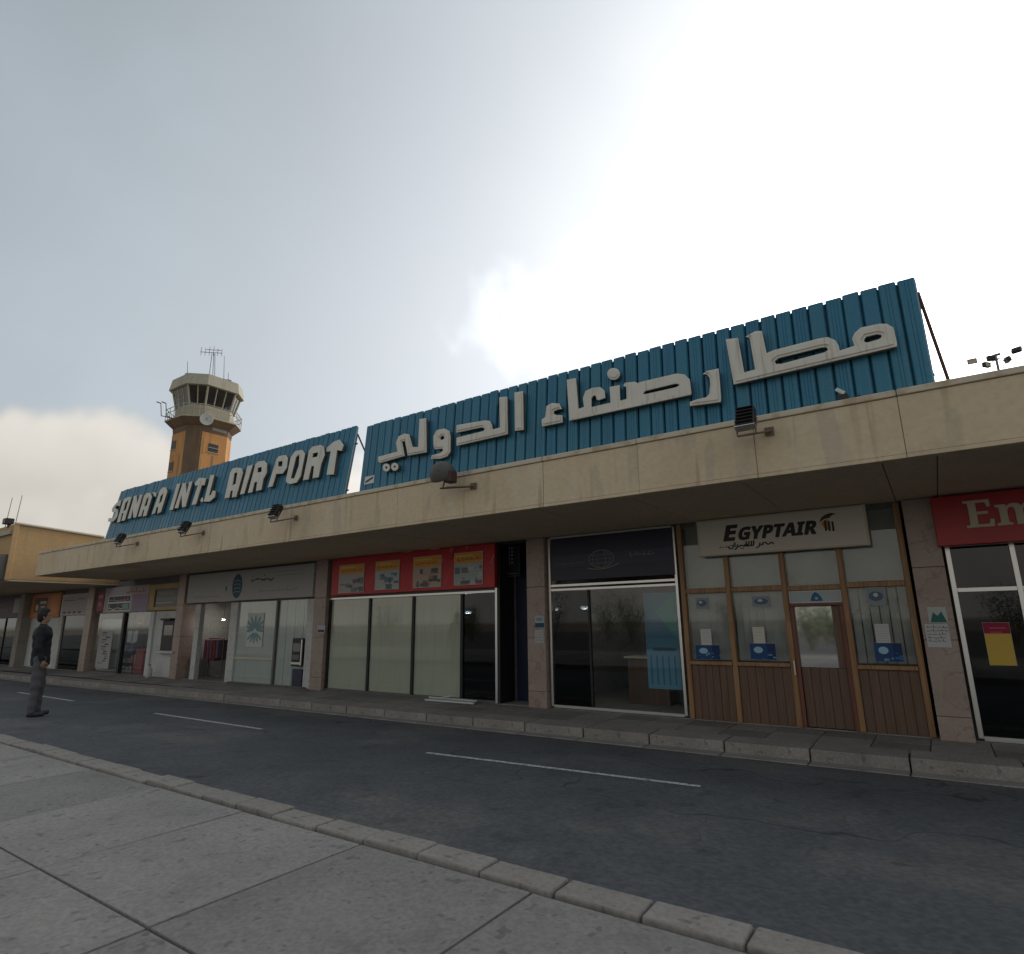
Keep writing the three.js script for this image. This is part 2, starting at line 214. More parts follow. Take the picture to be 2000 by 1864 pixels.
// ───────────────────────── ground, road, pavements ─────────────────────────
{
  const g = new THREE.PlaneGeometry(1600, 1600); g.rotateX(-Math.PI / 2); g.translate(0, -0.35, 0); structure('ground', uvBox(g), M.dust);
  const zs = [-10.2, NEARZ + 0.3], road = new THREE.BufferGeometry(), P = [], I = [];
  const xs = []; for (let x = -140; x <= 60; x += 10) xs.push(x);
  for (const x of xs) for (const z of zs) P.push(x, roadY(z), z);
  for (let i = 0; i < xs.length - 1; i++) { const a = i * 2; I.push(a, a + 1, a + 2, a + 1, a + 3, a + 2); }
  road.setAttribute('position', new THREE.Float32BufferAttribute(P, 3)); road.setIndex(I); road.computeVertexNormals();
  const R = structure('road', uvBox(road), M.asphalt);
  const dash = (a, b, w = 0.085) => {
    const d = b.clone().sub(a).setY(0).normalize(), s = new THREE.Vector3(-d.z, 0, d.x).multiplyScalar(w / 2), g = new THREE.BufferGeometry();
    const q = [a.clone().sub(s), b.clone().sub(s), b.clone().add(s), a.clone().add(s)].map(v => [v.x, roadY(v.z) + 0.004, v.z]).flat();
    g.setAttribute('position', new THREE.Float32BufferAttribute(q, 3)); g.setIndex([0, 1, 2, 0, 2, 3]); g.computeVertexNormals();
    if (g.attributes.normal.getY(0) < 0) { g.setIndex([0, 2, 1, 0, 3, 2]); g.computeVertexNormals(); }
    part(R, 'lane_marking', g, M.paint);
  };
  const A = onRoad(35, 1353), Bp = onRoad(143, 1370), C = onRoad(302, 1394), D = onRoad(511, 1425), E = onRoad(833, 1471), F = onRoad(1368, 1537);
  dash(A, Bp); dash(C, D); dash(E, F);
  const dir = Bp.clone().sub(A).normalize();
  for (let k = 1; k <= 4; k++) dash(A.clone().addScaledVector(dir, -7.2 * k), A.clone().addScaledVector(dir, -7.2 * k + 3.4));
  dash(F.clone().addScaledVector(dir, 3.6), F.clone().addScaledVector(dir, 7.0));

  // far pavement with paving slabs, kerb stones
  const pv = structure('pavement', uvBox(bx(-140, 40, -0.3, PAVE - 0.012, W - 4, -8.80)), M.joint), r = rng(5);
  const slabG = uvBox(bx(-0.293, 0.293, -0.02, 0, -0.293, 0.293, 0.004));
  const tri = [0, 1, 2].map(i => { const g = slabG.clone(); const uv = g.attributes.uv; for (let k = 0; k < uv.count; k++) uv.setXY(k, uv.getX(k) + i * 0.71, uv.getY(k) + i * 0.33); return g; });
  for (let ix = 0; ix < 62; ix++) for (let iz = 0; iz < 2; iz++) {
    const m = new THREE.Mesh(tri[Math.floor(r() * 3)], M.slab[Math.floor(r() * 3)]); m.name = 'paving_slab'; m.castShadow = m.receiveShadow = true;
    m.position.set(2.4 - ix * 0.6, PAVE + (r() - 0.5) * 0.004, -9.05 - iz * 0.6 + 0.02); m.rotation.set((r() - 0.5) * 0.006, Math.floor(r() * 4) * Math.PI / 2, (r() - 0.5) * 0.006); pv.add(m);
  }
  const kb = structure('kerb', uvBox(bx(-140, 40, -0.3, -0.05, -8.9, -8.6)), M.kerb[0]);
  const kg = uvBox(bx(-0.49, 0.49, -0.3, 0, -0.5, 0, 0.012));
  for (let i = 0; i < 48; i++) {
    const x = 3 - i * 0.996, m = new THREE.Mesh(kg, M.kerb[i % 3 === 1 ? 1 : 0]); m.name = 'kerb_stone'; m.castShadow = m.receiveShadow = true;
    m.position.set(x, PAVE + 0.008 + (r() - 0.5) * 0.012, kerbZ(x) + (r() - 0.5) * 0.016); m.rotation.y = 0.019 + (r() - 0.5) * 0.008; kb.add(m);
    if (x > -30) { const gm = new THREE.Mesh(kg, M.kerb[(i + 1) % 2]); gm.name = 'gutter_stone'; gm.castShadow = gm.receiveShadow = true; gm.scale.set(1, 1, 0.42); gm.position.set(x, roadY(kerbZ(x)) + 0.022, kerbZ(x) + 0.21); gm.rotation.y = 0.019; kb.add(gm); }
  }
  // near pavement
  const nk = structure('forecourt', uvBox(bx(-140, 60, NY - 0.6, NY - 0.016, NEARZ + 0.15, 60)), M.joint);
  const big = uvBox(bx(-0.594, 0.594, -0.03, 0, -0.594, 0.594, 0.005));
  for (let ix = 0; ix < 34; ix++) for (let iz = 0; iz < 7; iz++) {
    const m = new THREE.Mesh(big, M.slab[Math.floor(r() * 3)]); m.name = 'paving_slab'; m.castShadow = m.receiveShadow = true;
    m.position.set(6 - ix * 1.2, NY + (r() - 0.5) * 0.005, NEARZ + 0.205 + 0.6 + iz * 1.2); m.rotation.set((r() - 0.5) * 0.005, Math.floor(r() * 4) * Math.PI / 2, (r() - 0.5) * 0.005); nk.add(m);
  }
  const nk2 = structure('near_kerb', uvBox(bx(-140, 60, NY - 0.6, NY - 0.1, NEARZ + 0.05, NEARZ + 0.3)), M.joint);
  const ng = uvBox(bx(-0.215, 0.215, -0.4, 0, 0, 0.19, 0.016));
  for (let i = 0; i < 96; i++) {
    const m = new THREE.Mesh(ng, M.kerb[Math.floor(r() * 2)]); m.name = 'kerb_stone'; m.castShadow = m.receiveShadow = true;
    m.position.set(6 - i * 0.44, NY + 0.022 + (r() - 0.5) * 0.018, NEARZ + (r() - 0.5) * 0.03); m.rotation.y = (r() - 0.5) * 0.04; nk2.add(m);
  }
}

// ───────────────────────── terminal building ─────────────────────────
const T = thing('terminal_building', 'long low terminal with cream fascia canopy over a row of shops', 'building', [-10, 0, W]);
const XL = -22.5, XR = 8.0;
const pillarX = [[-0.2, 0.16], [-6.36, -5.97], [-12.63, -12.19], [-19.2, -18.8], [-25.6, -25.1], [-31.9, -31.4]];
{
  part(T, 'roof', bx(XL + 0.02, XR, SOF + 0.035, 3.78, -24, ZF - 0.075), M.roof);
  part(T, 'rear_roof', bx(-60, XL + 0.01, SOF + 0.035, 3.70, -24, W - 0.2), M.roof);
  part(T, 'rear_wall', bx(-60, XR, 0.0, SOF + 0.03, -24, -23.8), M.midWall);
  // fascia panels, coping pieces, drip edge
  const seams = [XR]; for (let x = -0.03 + 1.425 * 5; x > XL + 0.4; x -= 1.425) if (x < XR - 0.2) seams.push(x); seams.push(XL);
  const r = rng(9);
  for (let i = 0; i < seams.length - 1; i++) {
    const x1 = seams[i] - 0.002, x0 = seams[i + 1] + 0.002, dz = (r() - 0.5) * 0.012;
    part(T, 'fascia_panel', uvBox(bx(x0, x1, SOF + 0.028, 3.838, ZF - 0.07, ZF + dz, 0.006)), M.fascia);
    part(T, 'coping', bx(x0 + 0.002, x1 - 0.002, 3.842, 3.912, ZF - 0.34, ZF + 0.022 + dz, 0.012), M.coping);
    part(T, 'drip_edge', bx(x0, x1, SOF - 0.02, SOF + 0.024, ZF - 0.10, ZF + 0.012 + dz, 0.006), M.fascia);
  }
  part(T, 'canopy_end', bx(XL - 0.06, XL - 0.006, SOF - 0.02, 3.90, -9.6, ZF - 0.005, 0.006), M.fascia);
  // soffit sheets: a narrow strip over each pillar, wide sheets between
  const cuts = [XR]; for (const [a, b] of pillarX.slice(0, 4)) { const c = (a + b) / 2; cuts.push(c + 0.24, c - 0.24); }
  cuts.push(XL);
  for (let i = 0; i < cuts.length - 1; i++) {
    const n = Math.max(1, Math.round((cuts[i] - cuts[i + 1]) / 1.5)), w = (cuts[i] - cuts[i + 1]) / n;
    for (let k = 0; k < n; k++) part(T, 'soffit_panel', bx(cuts[i] - (k + 1) * w + 0.005, cuts[i] - k * w - 0.005, SOF + (r() - 0.5) * 0.006, SOF + 0.028, W + 0.03, ZF - 0.11, 0.003), M.soffit);
  }
  // pillars clad with marble slabs
  for (const [a, b] of pillarX) {
    const pl = part(T, 'pillar', bx(a + 0.03, b - 0.03, 0.05, SOF, W - 0.32, W + 0.06), M.plaster);
    const hs = [PAVE, 0.42, 1.35, 2.28, SOF - 0.004];
    for (let k = 0; k < 4; k++) part(pl, 'marble_slab', bx(a, b, hs[k] + 0.003, hs[k + 1] - 0.003, W - 0.30, W + 0.10 + (r() - 0.5) * 0.004, 0.004), M.marble[(k + (a < -8 ? 1 : 0)) % 2]);
  }
  // rooms behind the glass
  part(T, 'shop_floor', bx(-60, XR, -0.2, PAVE + 0.012, -23.8, W - 0.02), M.midWall);
  part(T, 'shop_ceiling', bx(-60, XR, SOF - 0.05, SOF + 0.03, -23.8, W - 0.14), M.midWall);
  part(T, 'upper_wall', bx(-60, XL - 0.07, SOF + 0.04, 3.69, W - 0.18, W - 0.02), M.plaster);
  for (const x of [-0.02, -3.43, -6.2, -7.12, -12.4, -19.0, -25.35, -31.65, -45]) part(T, 'partition_wall', bx(x - 0.05, x + 0.05, PAVE + 0.015, SOF - 0.055, -14.5, W - 0.34), M.midWall);
  part(T, 'back_wall', bx(-60, XR, PAVE + 0.015, SOF - 0.055, -14.7, -14.52), M.darkWall);
}
// a shop front bar, a pane
const fx = (px, py, z = W) => onZ(px, py, z).x, fy = (px, py, z = W) => onZ(px, py, z).y;
function grid(parent, xs, ys, z, w, d, mat, name = 'frame_bar') {         // upright bars at xs over [ys0, ysN], cross bars at each ys between uprights
  for (const x of xs) part(parent, name, bx(x - w / 2, x + w / 2, ys[0], ys[ys.length - 1], z - d, z, 0.004), mat);
  for (const y of ys) for (let i = 0; i < xs.length - 1; i++) part(parent, name, bx(xs[i] + w / 2 + 0.001, xs[i + 1] - w / 2 - 0.001, y - w / 2, y + w / 2, z - d + 0.004, z - 0.004, 0.004), mat);
}
const pane = (parent, x0, x1, y0, y1, z, mat = M.glass, name = 'window_pane') => part(parent, name, bx(x0, x1, y0, y1, z - 0.003, z), mat);

// — shop under the red lettered board (right end)
{
  const s = group(T, 'shopfront', 'aluminium framed dark glass shopfront under the red board');
  const x0 = 0.19, y0 = PAVE + 0.015, rail = fy(1900, 1152), xs = [x0 + 0.03, fx(1985, 1110), 2.4, 4.2, 7.6];
  grid(s, xs, [y0 + 0.03, rail, 2.56], W, 0.055, 0.07, M.alu);
  for (let i = 0; i < xs.length - 1; i++) { pane(s, xs[i] + 0.03, xs[i + 1] - 0.03, y0 + 0.06, rail - 0.03, W - 0.035, M.tint); pane(s, xs[i] + 0.03, xs[i + 1] - 0.03, rail + 0.03, 2.53, W - 0.035, M.tint); }
  part(s, 'header', bx(0.17, XR, 2.592, SOF - 0.004, W - 0.12, W - 0.01), M.darkWall);
}
// — wooden agency front
const EG = { x0: fx(1333, 1200), x1: -0.215 };
{
  const s = group(T, 'wooden_shopfront', 'oak framed front with plank panelling and a red door frame');
  const y0 = PAVE + 0.015, sill = fy(1420, 1296), rail = fy(1380, 1154), top = SOF - 0.01;
  const m1 = fx(1420, 1129), m2 = fx(1529, 1123), m3 = fx(1643, 1115), w = 0.075;
  const xs = [EG.x0 + 0.04, m1, m2, m3, EG.x1 - 0.06];
  for (const x of xs) part(s, 'post', bx(x - w / 2, x + w / 2, y0, top, W - 0.09, W + 0.01, 0.006), M.oak);
  const bay = i => [xs[i] + w / 2 + 0.002, xs[i + 1] - w / 2 - 0.002];
  for (const i of [0, 1, 3]) {
    const [a, b] = bay(i);
    part(s, 'rail', bx(a, b, rail - 0.035, rail + 0.035, W - 0.08, W + 0.004, 0.005), M.oak);
    part(s, 'sill', bx(a, b, sill - 0.03, sill + 0.025, W - 0.08, W + 0.03, 0.006), M.oak);
    pane(s, a, b, sill + 0.03, rail - 0.04, W - 0.04); pane(s, a, b, rail + 0.04, top, W - 0.04);
    // vertical blind slats behind the lower panes, panel behind the upper panes
    const n = Math.round((b - a) / 0.11); const r = rng(60 + i);
    for (let k = 0; k < n; k++) { const c = a + (k + 0.5) * (b - a) / n, g = bx(-0.052, 0.052, sill + 0.04, rail - 0.05, -0.002, 0.002); g.rotateY(0.35 + (r() - 0.5) * 0.25); g.translate(c, 0, W - 0.17); part(s, 'blind_slat', g, M.blind); }
    part(s, 'upper_panel', bx(a, b, rail + 0.05, top - 0.01, W - 0.22, W - 0.20), M.blind);
  }
  // plank panelling under the windows
  const planks = (a, b, ya, yb, z, seed) => { const n = Math.round((b - a) / 0.115), r = rng(seed); for (let k = 0; k < n; k++) { const g = uvBox(bx(a + k * (b - a) / n + 0.002, a + (k + 1) * (b - a) / n - 0.002, ya, yb, z - 0.025, z + (r() - 0.5) * 0.004, 0.004), r() * 3); part(s, 'plank', g, M.wood[Math.floor(r() * 3)], true); } };
  for (const i of [0, 1, 3]) { const [a, b] = bay(i); planks(a, b, y0, sill - 0.034, W - 0.02, 70 + i); }
  // door bay
  const [a, b] = bay(2), dt = fy(1590, 1184), tr = fy(1590, 1150);
  part(s, 'rail', bx(a, b, tr - 0.02, tr + 0.05, W - 0.08, W + 0.004, 0.005), M.oak);
  pane(s, a, b, tr + 0.054, top, W - 0.04); part(s, 'upper_panel', bx(a, b, tr + 0.06, top - 0.01, W - 0.22, W - 0.20), M.blind);
  part(s, 'transom_panel', sheet(a + 0.004, b - 0.004, dt + 0.045, tr - 0.024, W - 0.035), canvasMat(256, 72, (c, w2, h2) => { c.fillStyle = '#aab4b8'; c.fillRect(0, 0, w2, h2); c.strokeStyle = '#cfd4d2'; c.lineWidth = 6; c.strokeRect(3, 3, w2 - 6, h2 - 6); c.fillStyle = '#1d5f8c'; c.beginPath(); c.moveTo(106, 62); c.quadraticCurveTo(112, 20, 134, 10); c.quadraticCurveTo(158, 24, 166, 62); c.fill(); c.fillStyle = '#aab4b8'; c.beginPath(); c.arc(136, 46, 8, 0, 7); c.fill(); }), true);
  const dw = 0.055;
  part(s, 'door_frame', merge([bx(a, a + dw, y0, dt, W - 0.08, W + 0.006, 0.005), bx(b - dw, b, y0, dt, W - 0.08, W + 0.006, 0.005), bx(a, b, dt + 0.002, dt + 0.042, W - 0.08, W + 0.006, 0.005)]), M.redwood);
  planks(a + dw + 0.004, b - dw - 0.004, y0 + 0.01, sill - 0.03, W - 0.035, 90);
  const gx0 = fx(1553, 1240), gx1 = fx(1630, 1240);
  for (const [q0, q1] of [[a + dw + 0.004, gx0], [gx1, b - dw - 0.004]]) part(s, 'door_stile', bx(q0, q1, sill - 0.026, dt - 0.006, W - 0.07, W - 0.03, 0.004), M.wood[0]);
  part(s, 'door_glass', bx(gx0 + 0.001, gx1 - 0.001, sill - 0.026, dt - 0.006, W - 0.055, W - 0.05), M.mirrorGlass);
  const h0 = onZ(1553, 1303, W); part(s, 'door_handle', merge([rod([h0.x, h0.y + 0.09, W + 0.035], [h0.x, h0.y - 0.11, W + 0.035], 0.011), rod([h0.x, h0.y + 0.07, W - 0.03], [h0.x, h0.y + 0.07, W + 0.035], 0.008), rod([h0.x, h0.y - 0.09, W - 0.03], [h0.x, h0.y - 0.09, W + 0.035], 0.008)]), M.alu);
}
// — dark blue shop
{
  const s = group(T, 'glass_shopfront', 'dark glass front with bright aluminium rails');
  const x0 = -5.94, x1 = EG.x0 - 0.03, y0 = PAVE + 0.015, rail = fy(1200, 1143), xd = fx(1152, 1250);
  grid(s, [x0 + 0.025, x1 - 0.03], [y0 + 0.03, rail - 0.038, rail + 0.038, SOF - 0.03], W, 0.045, 0.07, M.alu);
  part(s, 'frame_bar', bx(xd - 0.02, xd + 0.02, y0 + 0.055, rail - 0.062, W - 0.06, W - 0.006, 0.004), M.black);
  pane(s, x0 + 0.05, xd - 0.022, y0 + 0.055, rail - 0.062, W - 0.035, M.tint); pane(s, xd + 0.022, x1 - 0.055, y0 + 0.055, rail - 0.062, W - 0.035, M.glass);
  part(s, 'door_leaf', bx(x0 + 0.05, xd - 0.03, y0 + 0.06, fy(1110, 1192), W - 0.12, W - 0.08), M.black);
  part(s, 'inner_screen', bx(xd + 0.5, x1 - 0.55, y0, 2.0, W - 1.7, W - 1.65), M.darkWall);
}
// — recessed dark doorway
{
  const s = group(T, 'doorway', 'deep unlit doorway with black door');
  part(s, 'door_leaf', bx(-7.06, -6.37, PAVE + 0.016, SOF - 0.06, W - 0.62, W - 0.57), M.navy);
  part(s, 'jamb', merge([bx(-7.12, -7.065, PAVE + 0.016, SOF - 0.01, W - 0.5, W + 0.0, 0.003), bx(-7.06, -6.37, SOF - 0.05, SOF - 0.006, W - 0.5, W - 0.02)]), M.black);
}
// — shop under the red poster board
{
  const s = group(T, 'filmed_shopfront', 'shopfront glazed with cream filmed panels between black mullions');
  const y0 = PAVE + 0.015, rail = fy(800, 1162), xa = -12.17, xb = -7.13;
  const xs = [xa + 0.02, fx(719, 1250), fx(805, 1250), fx(901, 1250), xb - 0.02];
  for (let i = 0; i < 4; i++) part(s, 'mullion', bx(xs[i] - 0.035, xs[i] + 0.035, y0, rail - 0.04, W - 0.07, W, 0.004), M.black);
  part(s, 'mullion', bx(xs[4] - 0.025, xs[4] + 0.025, y0, fy(968, 1100), W - 0.06, W + 0.01, 0.004), M.alu);
  part(s, 'rail', bx(xa, xb - 0.05, rail - 0.036, rail + 0.012, W - 0.06, W + 0.008, 0.004), M.alu);
  part(s, 'threshold', bx(xa, xb - 0.05, y0, y0 + 0.04, W - 0.075, W + 0.006, 0.004), M.greyMetal);
  for (let i = 0; i < 4; i++) { pane(s, xs[i] + 0.037, xs[i + 1] - (i < 3 ? 0.037 : 0.027), y0 + 0.042, rail - 0.04, W - 0.03, i < 3 ? M.glass : M.tint); if (i < 3) part(s, 'window_film', bx(xs[i] + 0.04, xs[i + 1] - 0.04, y0 + 0.045, rail - 0.043, W - 0.045, W - 0.038), M.film); }
  part(s, 'header', bx(xa, xb, rail + 0.016, SOF - 0.004, W - 0.12, W - 0.02), M.darkWall);
}
// — pale shop under the wide white board
{
  const s = group(T, 'white_shopfront', 'white posted shopfront with frosted panels and an open dark door');
  const y0 = PAVE + 0.015, top = fy(460, 1176) - 0.02;
  const post = (p, w = 0.16, m = M.whitePaint) => { const x = fx(p, 1260); part(s, 'post', bx(x - w / 2, x + w / 2, y0, top, W - 0.12, W + 0.02, 0.008), m); return x; };
  const p1 = post(381, 0.26), p2 = post(452, 0.34), p3 = post(536, 0.07, M.greyMetal), p4 = post(604, 0.3);
  part(s, 'header', bx(-18.79, -12.64, top + 0.004, SOF - 0.004, W - 0.14, W - 0.03), M.darkWall);
  part(s, 'door_leaf', bx(p1 + 0.8, p1 + 1.15, y0 + 0.01, top - 0.1, W - 0.9, W - 0.85), M.darkWall);
  pane(s, p2 + 0.175, p3 - 0.04, y0 + 0.03, top, W - 0.03);
  part(s, 'frosted_panel', bx(p2 + 0.175, p3 - 0.04, y0 + 0.03, top, W - 0.05, W - 0.04), M.filmPale);
  part(s, 'panel_rail', bx(p2 + 0.175, p3 - 0.04, 0.76, 0.82, W - 0.028, W - 0.004, 0.004), M.cream);
  pane(s, p3 + 0.04, p4 - 0.16, y0 + 0.03, top, W - 0.03);
  const nb = 7, bw = (p4 - 0.16 - p3 - 0.04) / nb; for (let k = 0; k < nb; k++) part(s, 'panel_strip', bx(p3 + 0.04 + k * bw + 0.006, p3 + 0.04 + (k + 1) * bw - 0.006, y0 + 0.03, top, W - 0.06, W - 0.045 + (k % 2) * 0.006), M.filmPale);
  part(s, 'threshold', bx(p2, p4, y0, y0 + 0.028, W - 0.1, W + 0.02), M.greyMetal);
}
// — small shops at the left end
{
  const s = group(T, 'small_shopfronts', 'row of narrow shopfronts with wooden posts and glass');
  const y0 = PAVE + 0.015, top = 2.12;
  part(s, 'header', bx(-31.3, -19.22, top + 0.004, SOF - 0.004, W - 0.14, W - 0.03), M.darkWall);
  const post = (p, w, m) => { const x = fx(p, 1255); part(s, 'post', bx(x - w / 2, x + w / 2, y0, top, W - 0.1, W + 0.02, 0.006), m); return x; };
  const a = post(112, 0.34, M.whitePaint), b = post(236, 0.16, M.black), c = post(292, 0.22, M.filmPale);
  pane(s, -25.05, b - 0.09, y0, top, W - 0.04); part(s, 'window_backing', bx(-25.05, b - 0.5, y0 + 0.02, top - 0.2, W - 0.30, W - 0.28), M.filmPale);
  pane(s, b + 0.09, c - 0.12, y0, top, W - 0.04);
  pane(s, a + 0.18, -25.65, y0, top, W - 0.04, M.tint);
  part(s, 'cash_machine_wall', bx(c + 0.115, -19.22, y0, top, W - 0.16, W - 0.04), M.whitePaint);
  part(s, 'shop_window', bx(-31.38, a - 0.18, y0, top, W - 0.08, W - 0.05), M.filmPale);
  const s2 = group(T, 'dark_shopfront', 'unlit glass shopfront at the far end');
  part(s2, 'header', bx(-45, -31.92, top + 0.1, SOF, W - 0.14, W - 0.03), M.darkWall);
  for (let k = 0; k < 6; k++) { pane(s2, -33.9 - k * 2, -32.0 - k * 2, y0, top + 0.09, W - 0.05, M.tint); part(s2, 'post', bx(-33.99 - k * 2, -33.91 - k * 2, y0, top + 0.09, W - 0.08, W - 0.02), M.blackMetal); }
}

// ───────────────────────── taller wing at the left ─────────────────────────
{
  const XW = -23.6, c0 = onX(30, 1024, XW), yb = onX(32, 1132, XW).y, yt = c0.y, zf = c0.z;
  const t = thing('side_wing', 'tan rendered wing projecting beside the canopy end', 'building', [XW - 6, 0, zf]);
  const y2 = onX(202, 1051, XW);                          // its parapet falls towards the back
  const sh = new THREE.Shape([[-zf, yb], [-zf, yt], [-y2.z, y2.y], [9.4 + 5, y2.y - 0.25], [9.4 + 5, yb]].map(p => new THREE.Vector2(...p)));
  const g = new THREE.ExtrudeGeometry(sh, { depth: 22, bevelEnabled: false }); g.rotateY(-Math.PI / 2); g.rotateY(Math.PI); g.translate(XW - 22, 0, 0);
  g.computeBoundingBox(); const bb = g.boundingBox;        // keep the wing on the far side of the road
  if (bb.max.z > 0) { g.scale(1, 1, -1); const ix = g.index; for (let i = 0; i < g.attributes.position.count; i += 3) for (const at of [g.attributes.position, g.attributes.normal]) { const x = at.getX(i), y = at.getY(i), z = at.getZ(i); at.setXYZ(i, at.getX(i + 1), at.getY(i + 1), at.getZ(i + 1)); at.setXYZ(i + 1, x, y, z); } }
  part(t, 'wall', g, M.wing);
  part(t, 'corner_trim', bx(XW + 0.004, XW + 0.05, yb - 0.03, yt + 0.02, zf - 0.1, zf + 0.04, 0.01), M.wing);
  const e = new THREE.Vector3(XW + 0.03, yt + 0.03, zf + 0.03), f2 = new THREE.Vector3(XW + 0.03, y2.y + 0.03, y2.z);
  part(t, 'parapet_cap', rod(e, f2, 0.045, 6), M.cream);
  part(t, 'soffit', bx(XW - 22, XW - 0.01, yb - 0.06, yb - 0.004, -14, zf - 0.02), M.soffit);
  part(t, 'front_cornice', bx(XW - 22, XW - 0.06, yt - 0.32, yt - 0.18, zf + 0.004, zf + 0.10, 0.01), M.cab);
  for (let k = 0; k < 3; k++) part(t, 'support_column', bx(XW - 8 - k * 6.2, XW - 7.5 - k * 6.2, 0.1, yb - 0.07, W - 0.1, W + 0.3), M.plaster);
  // louvred unit on the corner
  const u = thing('louvre_unit', 'grey louvred air unit mounted at the tan wing corner', 'air conditioner', [XW - 0.3, yb + 0.2, zf + 0.2]);
  const ya = onX(22, 1090, XW - 0.1).y, ybm = onX(24, 1128, XW - 0.1).y;
  part(u, 'casing', bx(XW - 0.95, XW - 0.06, ybm - 0.1, ya + 0.1, zf + 0.006, zf + 0.30, 0.02), M.greyMetal);
  for (let k = 0; k < 4; k++) { const y = lerp(ybm, ya, (k + 0.5) / 4); const q = bx(XW - 0.87, XW - 0.1, -0.035, 0.035, -0.01, 0.01); q.rotateX(-0.5); q.translate(0, y, zf + 0.315); part(u, 'louvre', q, M.whitePaint); }
  // thin whip aerials on the roof
  for (const [p, q, lab] of [[[8, 1012], [24, 972], 'thin slanted whip aerial beside the black corner lamp, farther from the tower'], [[27, 1016], [43, 968], 'longer slanted whip aerial at the wing roof corner, nearer the tower']]) {
    const b0 = onZ(p[0], 1026, zf - 1.2), t0 = onZ(q[0], q[1], zf - 1.2);
    const an = thing('whip_aerial', lab, 'antenna', [b0.x, b0.y, b0.z], 'whip aerials on the wing roof');
    part(an, 'rod', rod(b0.clone().setY(yt - 0.25), t0, 0.016, 6, 0.01), M.greyMetal);
  }
  const lamp = onZ(17, 1024, zf), fl = thing('corner_lamp', 'small black floodlight on top of tan wing corner', 'floodlight', [lamp.x, yt, zf]);
  part(fl, 'housing', bx(lamp.x - 0.16, lamp.x + 0.12, yt + 0.05, yt + 0.24, zf - 0.1, zf + 0.14, 0.02), M.blackMetal);
  part(fl, 'foot', bx(lamp.x - 0.05, lamp.x + 0.03, yt - 0.05, yt + 0.052, zf - 0.05, zf + 0.03), M.blackMetal);
}

